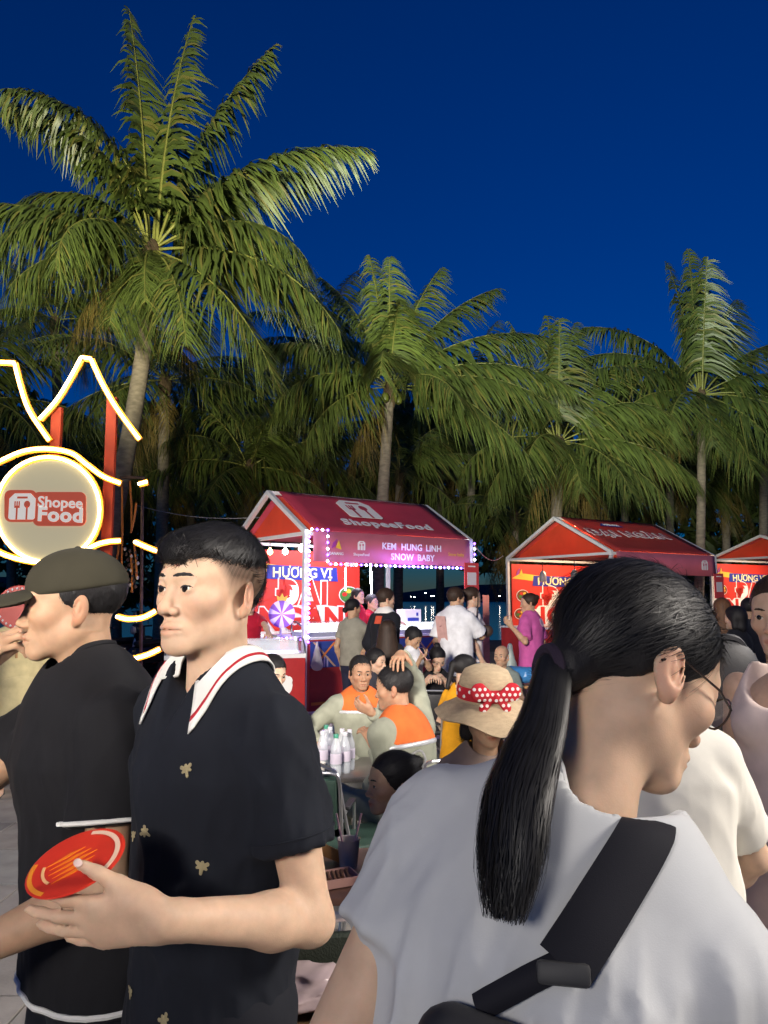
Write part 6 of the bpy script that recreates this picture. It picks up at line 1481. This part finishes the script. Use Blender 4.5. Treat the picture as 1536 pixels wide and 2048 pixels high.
def lobe(sx):
    return [(Cap((sx * .008, -.128, .085), (sx * .062, -.128, .105), .012, .036, ((0, 1, 0), 2.6)), .02), (Cap((sx * .008, -.126, .082), (sx * .045, -.126, .045), .010, .018, ((0, 1, 0), 2.6)), .01)]
V, Q = run(lobe(1) + lobe(-1) + [(Ell((0, -.134, .085), (.013, .012, .015)), .006)], .004); bow = np_mesh('bow', fr6(V), Q); bow_o = mobj('bow', bow, red_b, hatr)
bvb = BVHTree.FromPolygons([tuple(v) for v in V.tolist()], Q.tolist()); rr_ = random.Random(3)
dd = MB().lathe([(.002, .0012), (.0062, .0008), (.0066, -.002), (.002, -.002)], 8).build('dot', dot_m).data
bpy.data.objects.remove([o for o in bpy.data.objects if o.name.startswith('dot')][0])
Rm6 = Matrix(p6['Rh'].tolist())
def dot_at(hl, hn, par):
    pos = Vector(fr6(np.array([list(hl)]))[0]); o = mobj('polka_dot', dd, None, par); o.matrix_local = Matrix.Translation(pos) @ (Rm6 @ hn).to_track_quat('Z', 'Y').to_matrix().to_4x4()
for x in np.arange(-.085, .09, .021):
    for j, z in enumerate(np.arange(.035, .14, .021)):
        h = bvb.ray_cast(Vector((x + .010 * (j % 2), -.3, z)), Vector((0, 1, 0)))
        if h[0] is not None: dot_at(h[0] - Vector((0, .0008, 0)), -h[1] if h[1].y > 0 else h[1], bow_o)
for k in range(26):
    a = 2 * math.pi * k / 26; z = .075 if k % 2 else .095; r = .1165; dot_at(Vector((r * math.cos(a), r * 1.08 * math.sin(a) + .005, z)), Vector((math.cos(a), math.sin(a), 0)), band_o)

# woman with the claw-clipped bun, leaning over the brown table
p7 = person(at(785, 1552, 3.15), -72, 'seated woman in profile with dark bun leaning over the brown table', H=1.56, pose='sit', face='f', tone=1, hair=HAIR['bun'], hh=.0035, h=.008, lean=28, head=(0, 2, 0), seed=24, top=((.20, .05, .08), 'tee'), bot=((.04, .04, .05), 'trousers'))
strands(p7, 'hair_strands', *p7['hairVQ'], lambda p: np.array([0, .10, .062]) - p, 2500, (.03, .06), .03, .0009, parent=p7['hair'], jit=.08)
MB().tube(smooth_path([Vector(p7['place'](np.array([v]))[0]) for v in ([-.03, .09, .09], [-.01, .13, .11], [.02, .14, .08], [.03, .12, .05])], 4), .005, 6).build('hair_claw', mat('claw', (.5, .5, .48), .25), p7['hair'], True)
# two uniformed workers
uni = cloth('uniform_khaki', (.26, .27, .21)); uor = cloth('uniform_orange', (.60, .13, .03)); refl = mat('reflective', (.55, .56, .58), .35, .3)
lay = [('orange_yoke', uor, None, -.115, .004), ('reflective_stripe', refl, -.11, -.135, .006)]
person(at(721, 1344, 5.7), 14, 'worker in khaki and orange uniform facing the camera behind the bottles', pose='sit', H=1.68, tone=3, hair='crop', hh=.0045, h=.009, g=1.12, seed=25, head=(2, 6, 0), top=(uni, 'jacket'), fold=.008, shirt_kw=dict(layers=lay, ease=.02, neck_r=.066),
       armR=(at(640, 1492, 5.45), Vector((-1, .5, -.4)), None, Vector((0, 0, -1)), (.5,) * 4, {}), armL=(at(742, 1424, 5.35), Vector((.8, .3, -1)), Vector((-.8, -.2, .4)), Vector((-.3, .6, .6)), (.6,) * 4, {}), bot=(uni, 'trousers'))
lay9 = [('orange_yoke', uor, None, -.15, .004), ('reflective_stripe', refl, -.145, -.172, .006)]
p9 = person(at(788, 1372, 4.35), -132, 'worker in khaki and orange uniform seen from behind, one hand on his head', pose='sit', H=1.70, tone=3, hair=dict(HAIR['crop'], thick=.008), hh=.0040, h=.008, g=1.12, seed=26, lean=10, head=(28, 8, 0), top=(uni, 'jacket'), fold=.009, shirt_kw=dict(layers=lay9, ease=.022, neck_r=.066),
       armR=(at(802, 1309, 4.41), Vector((.2, .8, -.3)), Vector((-.22, -.93, -.16)), Vector((.1, .2, -.97)), (.36, .34, .36, .4), dict(spread=.14)),
       armL=(at(748, 1490, 4.40), Vector((.5, -.5, -1)), None, Vector((0, 0, -1)), (.4,) * 4, {}), bot=(uni, 'trousers'))
strands(p9, 'hair_strands', *p9['hairVQ'], lambda p: p - np.array([0, .03, .08]), 2200, (.008, .016), .2, .0010, parent=p9['hair'], jit=.3)
# people in the middle distance
person(at(752, 1322, 7.2), 62, 'boy with dark hair seated behind the uniformed worker', pose='sit', H=1.30, tone=0, hair='short', hh=.006, h=.011, seed=27, top=((.03, .03, .04), 'tee'), head=(0, 4, 0))
pb_ = person(at(826, 1276, 7.9), 58, 'boy in white t-shirt standing and looking down at a phone', tone=1, hair='short', hh=.006, h=.010, seed=28, head=(0, 30, 0), top=(cloth('white_tee', (.74, .75, .78)), 'tee'), fold=.008, shirt_kw=dict(ease=.03, hem=.12),
       armR=(at(840, 1318, 7.65), Vector((-.4, .3, -1)), Vector((.8, -.5, .5)), Vector((-.3, .3, 1)), (.5,) * 4, {}), armL=(at(850, 1316, 7.75), Vector((.6, .5, -1)), Vector((-.2, -.7, .6)), Vector((-.5, .2, .8)), (.5,) * 4, {}))
pp_ = at(849, 1308, 7.65); ph = empty('smartphone', pp_, R(60), 'phone in pinkish case held by the boy in white', 'phone'); Mp = Matrix.Rotation(R(-40), 3, 'X')
MB().box((0, 0, 0), (.075, .010, .15), Mp, .004).build('case', mat('phone_case', (.7, .35, .3), .4), ph); MB().box(Mp @ V3(0, -.006, 0), (.068, .002, .14), Mp).build('screen', mat('phone_screen', (.02, .02, .02), .1), ph)
person(at(874, 1316, 8.0), 20, 'woman in black t-shirt with top bun seated and looking down', pose='sit', H=1.58, face='f', tone=0, hair='topbun', hh=.005, h=.010, seed=29, lean=10, head=(0, 32, 0), top=(cloth('black_tee', (.012, .012, .014)), 'tee'), armL=(at(880, 1352, 7.7), Vector((.8, .3, -1)), Vector((-.7, -.5, 0)), Vector((0, 0, -1)), (.5,) * 4, {}), armR=(at(860, 1354, 7.7), Vector((-.8, .3, -1)), Vector((.6, -.6, 0)), Vector((0, 0, -1)), (.5,) * 4, {}))
p12 = person(at(930, 1338, 6.3), 140, 'woman in yellow t-shirt with dark ponytail, back turned', pose='sit', H=1.58, face='f', tone=0, hair='pony', hh=.005, h=.009, seed=30, top=(cloth('yellow_tee', (.74, .34, .015)), 'tee'), lean=6, head=(-30, 10, 0))
person(at(706, 1216, 9.5), 152, 'woman in olive grey t-shirt with low bun standing at the counter', face='f', tone=1, hair='lowbun', hh=.006, h=.012, seed=31, top=(cloth('olive_tee', (.26, .25, .20)), 'tee'), bot=((.02, .022, .045), 'trousers'), head=(-25, 5, 0), armR=(at(735, 1295, 9.3), Vector((.5, -.3, -1)), None, Vector((0, 0, -1)), (.4,) * 4, {}))
p15 = person(at(772, 1198, 8.8), 128, 'young man in black jacket with white collar and orange patch at the counter', tone=0, hair='short', hmat=BROWN, hh=.006, h=.012, seed=32, top=(cloth('jacket_black', (.012, .013, .018)), 'jacket'), head=(-15, 4, 0), shirt_kw=dict(ease=.035, hem=.16, layers=[('white_collar', print_white, None, -.015, .006)]))
bv = bvh_of(p15['shirt']); h = local_ray(p15, bv, 757, 1240, .004)
if h: MB().box(h[0], (.09, .006, .09), h[1].to_track_quat('Y', 'Z').to_matrix()).build('orange_patch', cloth('patch', (.55, .08, .04)), p15['shirt'])
person(at(776, 1262, 7.9), 170, 'woman with very long dark hair in black, back to the camera at the counter', face='f', tone=0, hair=dict(HAIR['long'], caps=[((0, .085, .02), (0, .10, -.30), .085, .11, ((0, 1, 0), 1.7)), ((.06, .05, 0), (.09, .07, -.26), .035, .05, None), ((-.06, .05, 0), (-.09, .07, -.26), .035, .05, None)]), hmat=BROWN, hh=.006, h=.012, seed=33, top=((.014, .014, .018), 'long'), bot=(cloth('white_skirt', (.6, .58, .55)), 'skirt'))
# vendors inside the stall
vred = cloth('vendor_red', (.42, .012, .035))
def vend(px, py, D, yaw, label, **k):
    kw = dict(tone=0, hair='short', hh=.007, h=.013, top=(vred, 'tee')); kw.update(k); return person(at(px, py, D), yaw, label, **kw)
vend(716, 1192, 11.9, 62, 'vendor in red shirt with tied hair behind the lit counter', face='f', hair='lowbun', seed=34, shirt_kw=dict(sleeve=.8))
vend(744, 1204, 12.1, 60, 'vendor in red shirt with short grey hair reaching over the counter', hmat=GREY, seed=35, armL=(at(800, 1244, 12.3), Vector((.3, .3, -1)), None, Vector((0, 0, -1)), (.3,) * 4, {}), armR=(at(812, 1246, 11.7), Vector((0, 0, -1)), None, Vector((0, 0, -1)), (.3,) * 4, {}))
vend(500, 1205, 10.0, 20, 'vendor in red t-shirt leaning on the ice cream freezer', seed=36, lean=10, armL=(at(548, 1285, 9.35), Vector((.6, .6, .3)), None, Vector((0, 0, -1)), (.2,) * 4, {}))
# couple
p20 = person(at(912, 1196, 8.9), 142, 'tall man in white t-shirt with pink print, arm round the woman beside him', tone=1, hair='short', hmat=BROWN, hh=.006, h=.011, g=1.18, seed=37, top=(cloth('white_tee', (.74, .75, .78)), 'tee'), fold=.01, shirt_kw=dict(ease=.04, hem=.22, sleeve=.85, sleeve_r=.085), bot=((.04, .045, .07), 'trousers'), head=(-25, 4, 0),
       armR=(at(948, 1240, 9.05), Vector((.5, -.5, -1)), None, Vector((0, .5, -1)), (.3,) * 4, {}))
bv = bvh_of(p20['shirt'])
for (px, py, w, hgt, m) in ((884, 1262, .16, .34, cloth('print_rose', (.60, .36, .33))), (880, 1245, .10, .10, cloth('print_rose_dark', (.34, .16, .18)))):
    h = local_ray(p20, bv, px, py, .003)
    if h: MB().box(h[0], (w, .004, hgt), h[1].to_track_quat('Y', 'Z').to_matrix(), .0015).build('back_print', m, p20['shirt'])
person(at(945, 1194, 9.2), 105, 'woman in white top and blue jeans held by the tall man in white', face='f', tone=0, hair='bun', hmat=BROWN, hh=.006, h=.011, seed=38, top=(cloth('white_top', (.70, .66, .66)), 'tee'), bot=(cloth('jeans', (.10, .15, .27)), 'trousers'))
p = at(962, 1262, 8.95); V, Q = run([(Cap((-.07, 0, 0), (.07, 0, 0), .075, .07, ((0, 1, 0), 1.7)), .02)], .012); b_ = mobj('shoulder_bag', np_mesh('shoulder_bag', V, Q), mat('bag_brown', (.05, .03, .022), .5), None, p); tag(b_, 'small brown bag at the hip of the woman in jeans', 'bag')
MB().tube(smooth_path([V3(-.06, 0, .05), V3(-.03, .02, .3), V3(-.02, .08, .45)], 4), .008, 5).build('strap', mat('bag_brown'), b_)
# seated behind the hat
person(at(898, 1302, 9.0), 60, 'child in orange cap seated beyond the woman with the top bun', pose='sit', H=1.2, tone=0, hair=dict(thick=.012, top=.010), hmat=mat('cap_orange', (.55, .14, .07), .7), hh=.007, h=.013, seed=39, top=((.12, .13, .16), 'tee'))
person(at(1003, 1312, 8.6), -30, 'bald elderly person seated just above the straw hat', pose='sit', H=1.55, tone=4, hair=None, hh=.006, h=.013, seed=40, top=((.20, .24, .22), 'tee'))
p24 = person(at(1058, 1206, 9.4), -128, 'woman in pink t-shirt and beige shorts standing before the orange stall', face='f', tone=4, hair='bun', hmat=BROWN, hh=.006, h=.011, seed=41, head=(32, 4, 0), top=(cloth('pink_tee', (.52, .10, .32)), 'tee'), fold=.010, shirt_kw=dict(ease=.04, hem=.16, sleeve=.85, sleeve_r=.085), bot=(cloth('beige_shorts', (.48, .38, .32)), 'shorts'),
       armL=(at(1022, 1252, 9.15), Vector((.5, -.3, -1)), Vector((-.7, 0, .7)), Vector((0, .5, .5)), (.7,) * 4, {}))
bv = bvh_of(p24['shirt']); h = local_ray(p24, bv, 1083, 1245, .004)
if h:
    q = h[1].to_track_quat('Z', 'Y').to_matrix(); pm = cloth('print_lilac', (.62, .48, .60))
    MB().lathe([(.035, -.002), (.055, -.002), (.055, .002), (.035, .002)], 16, h[0], q).build('back_print', pm, p24['shirt']); MB().lathe([(.002, -.002), (.022, -.002), (.022, .002), (.002, .002)], 12, h[0], q).build('back_print', pm, p24['shirt'])
p = at(1020, 1300, 10.4); o = hang_bag(Vector((p.x, p.y, .95)), 'pale green plastic sack beside the woman in pink', 2.6, mat('sack_green', (.40, .48, .44), .4)); 
p = at(1040, 1345, 8.7); V, Q = run([(Cap((-.1, 0, .1), (.1, 0, .1), .11, .10, ((0, 0, 1), 1.1)), .03)], .014, (), (), lambda q: -.03 * w_(q)); V[:, 2] -= V[:, 2].min(); b_ = mobj('plastic_bag', np_mesh('plastic_bag', V, Q), mat('bag_blue', (.05, .22, .50), .35), None, (p.x, p.y, .62)); tag(b_, 'bright blue plastic bag beside the bare legs of the woman in pink', 'bag')
stl = empty('stool', (p.x, p.y, 0), 0, 'wooden stool under the bright blue plastic bag', 'stool'); MB().box((0, 0, .603), (.34, .34, .03), None, .006).build('seat', mat('wood_lid'), stl)
for sx in (-1, 1):
    for sy in (-1, 1): MB().tube([(sx * .13, sy * .13, .59), (sx * .15, sy * .15, .005)], .018, 6).build('leg', mat('wood_lid'), stl)
# man with the mask behind the polo man
p23 = person(at(545, 1345, 5.3), 35, 'man with pale blue face mask under his chin seated behind the polo man', pose='sit', H=1.66, tone=0, hair='short', hh=.005, h=.011, seed=42, lean=8, head=(10, 14, 0), top=((.03, .035, .05), 'tee'))
V, Q = run([(Ell((0, -.066, -.094), (.052, .045, .030)), .02)], .005); mobj('face_mask', np_mesh('face_mask', p23['place'](V), Q), cloth('mask_blue', (.40, .56, .68)), p23['root'])
# crowd at the far right
person(at(1444, 1218, 8.3), 165, 'woman with light brown hair and black open-back top near the rightmost stall', face='f', tone=0, hair='long', hmat=GINGER, hh=.007, h=.013, seed=43, top=((.014, .014, .018), 'tee'))
person(at(1470, 1236, 7.6), -150, 'person in black carrying a bag, dark hair, right of the light brown haired woman', face='f', tone=0, hair='bob', hh=.007, h=.013, seed=44, top=((.016, .017, .022), 'tee'))
person(at(1496, 1216, 9.4), 172, 'man in dark shirt and cap near the rightmost stall counter', tone=1, hair='short', hh=.007, h=.013, seed=45, top=((.02, .022, .03), 'tee'))
person(at(1528, 1202, 10.5), 190, 'tan-hatted person at the right edge before the rightmost stall', tone=0, hair=dict(thick=.02, top=.02), hmat=mat('hat_tan', (.35, .25, .14), .8), hh=.007, h=.013, seed=46, top=((.05, .05, .05), 'tee'))
# figure in the cream dress at far left
person(at(48, 1215, 6.2), 30, 'person in cream pleated dress behind the man in the cap', face='f', tone=2, hair='bun', hh=.006, h=.011, seed=47, top=(cloth('cream_dress', (.66, .56, .30)), 'long'), bot=(cloth('cream_dress', (.66, .56, .30)), 'skirt'))
p = at(38, 1215, 5.6); rf = empty('round_fan', p, R(10), 'round red fan with pearl edge behind the cap brim', 'fan'); MB().lathe([(.155, -.004), (.16, 0), (.155, .004)], 28, M=Matrix.Rotation(R(90), 3, 'X')).build('disc', mat('fan_dark_red', (.35, .04, .03), .5), rf)
for k in range(26):
    a = 2 * math.pi * k / 26; MB().lathe([(.002, .009), (.009, 0), (.002, -.009)], 6, (.138 * math.cos(a), -.008, .138 * math.sin(a))).build('pearl', bl, rf, True)
MB().tube([(0, 0, -.16), (0, 0, -.36)], .010, 6).build('handle', mat('wood_lid'), rf)
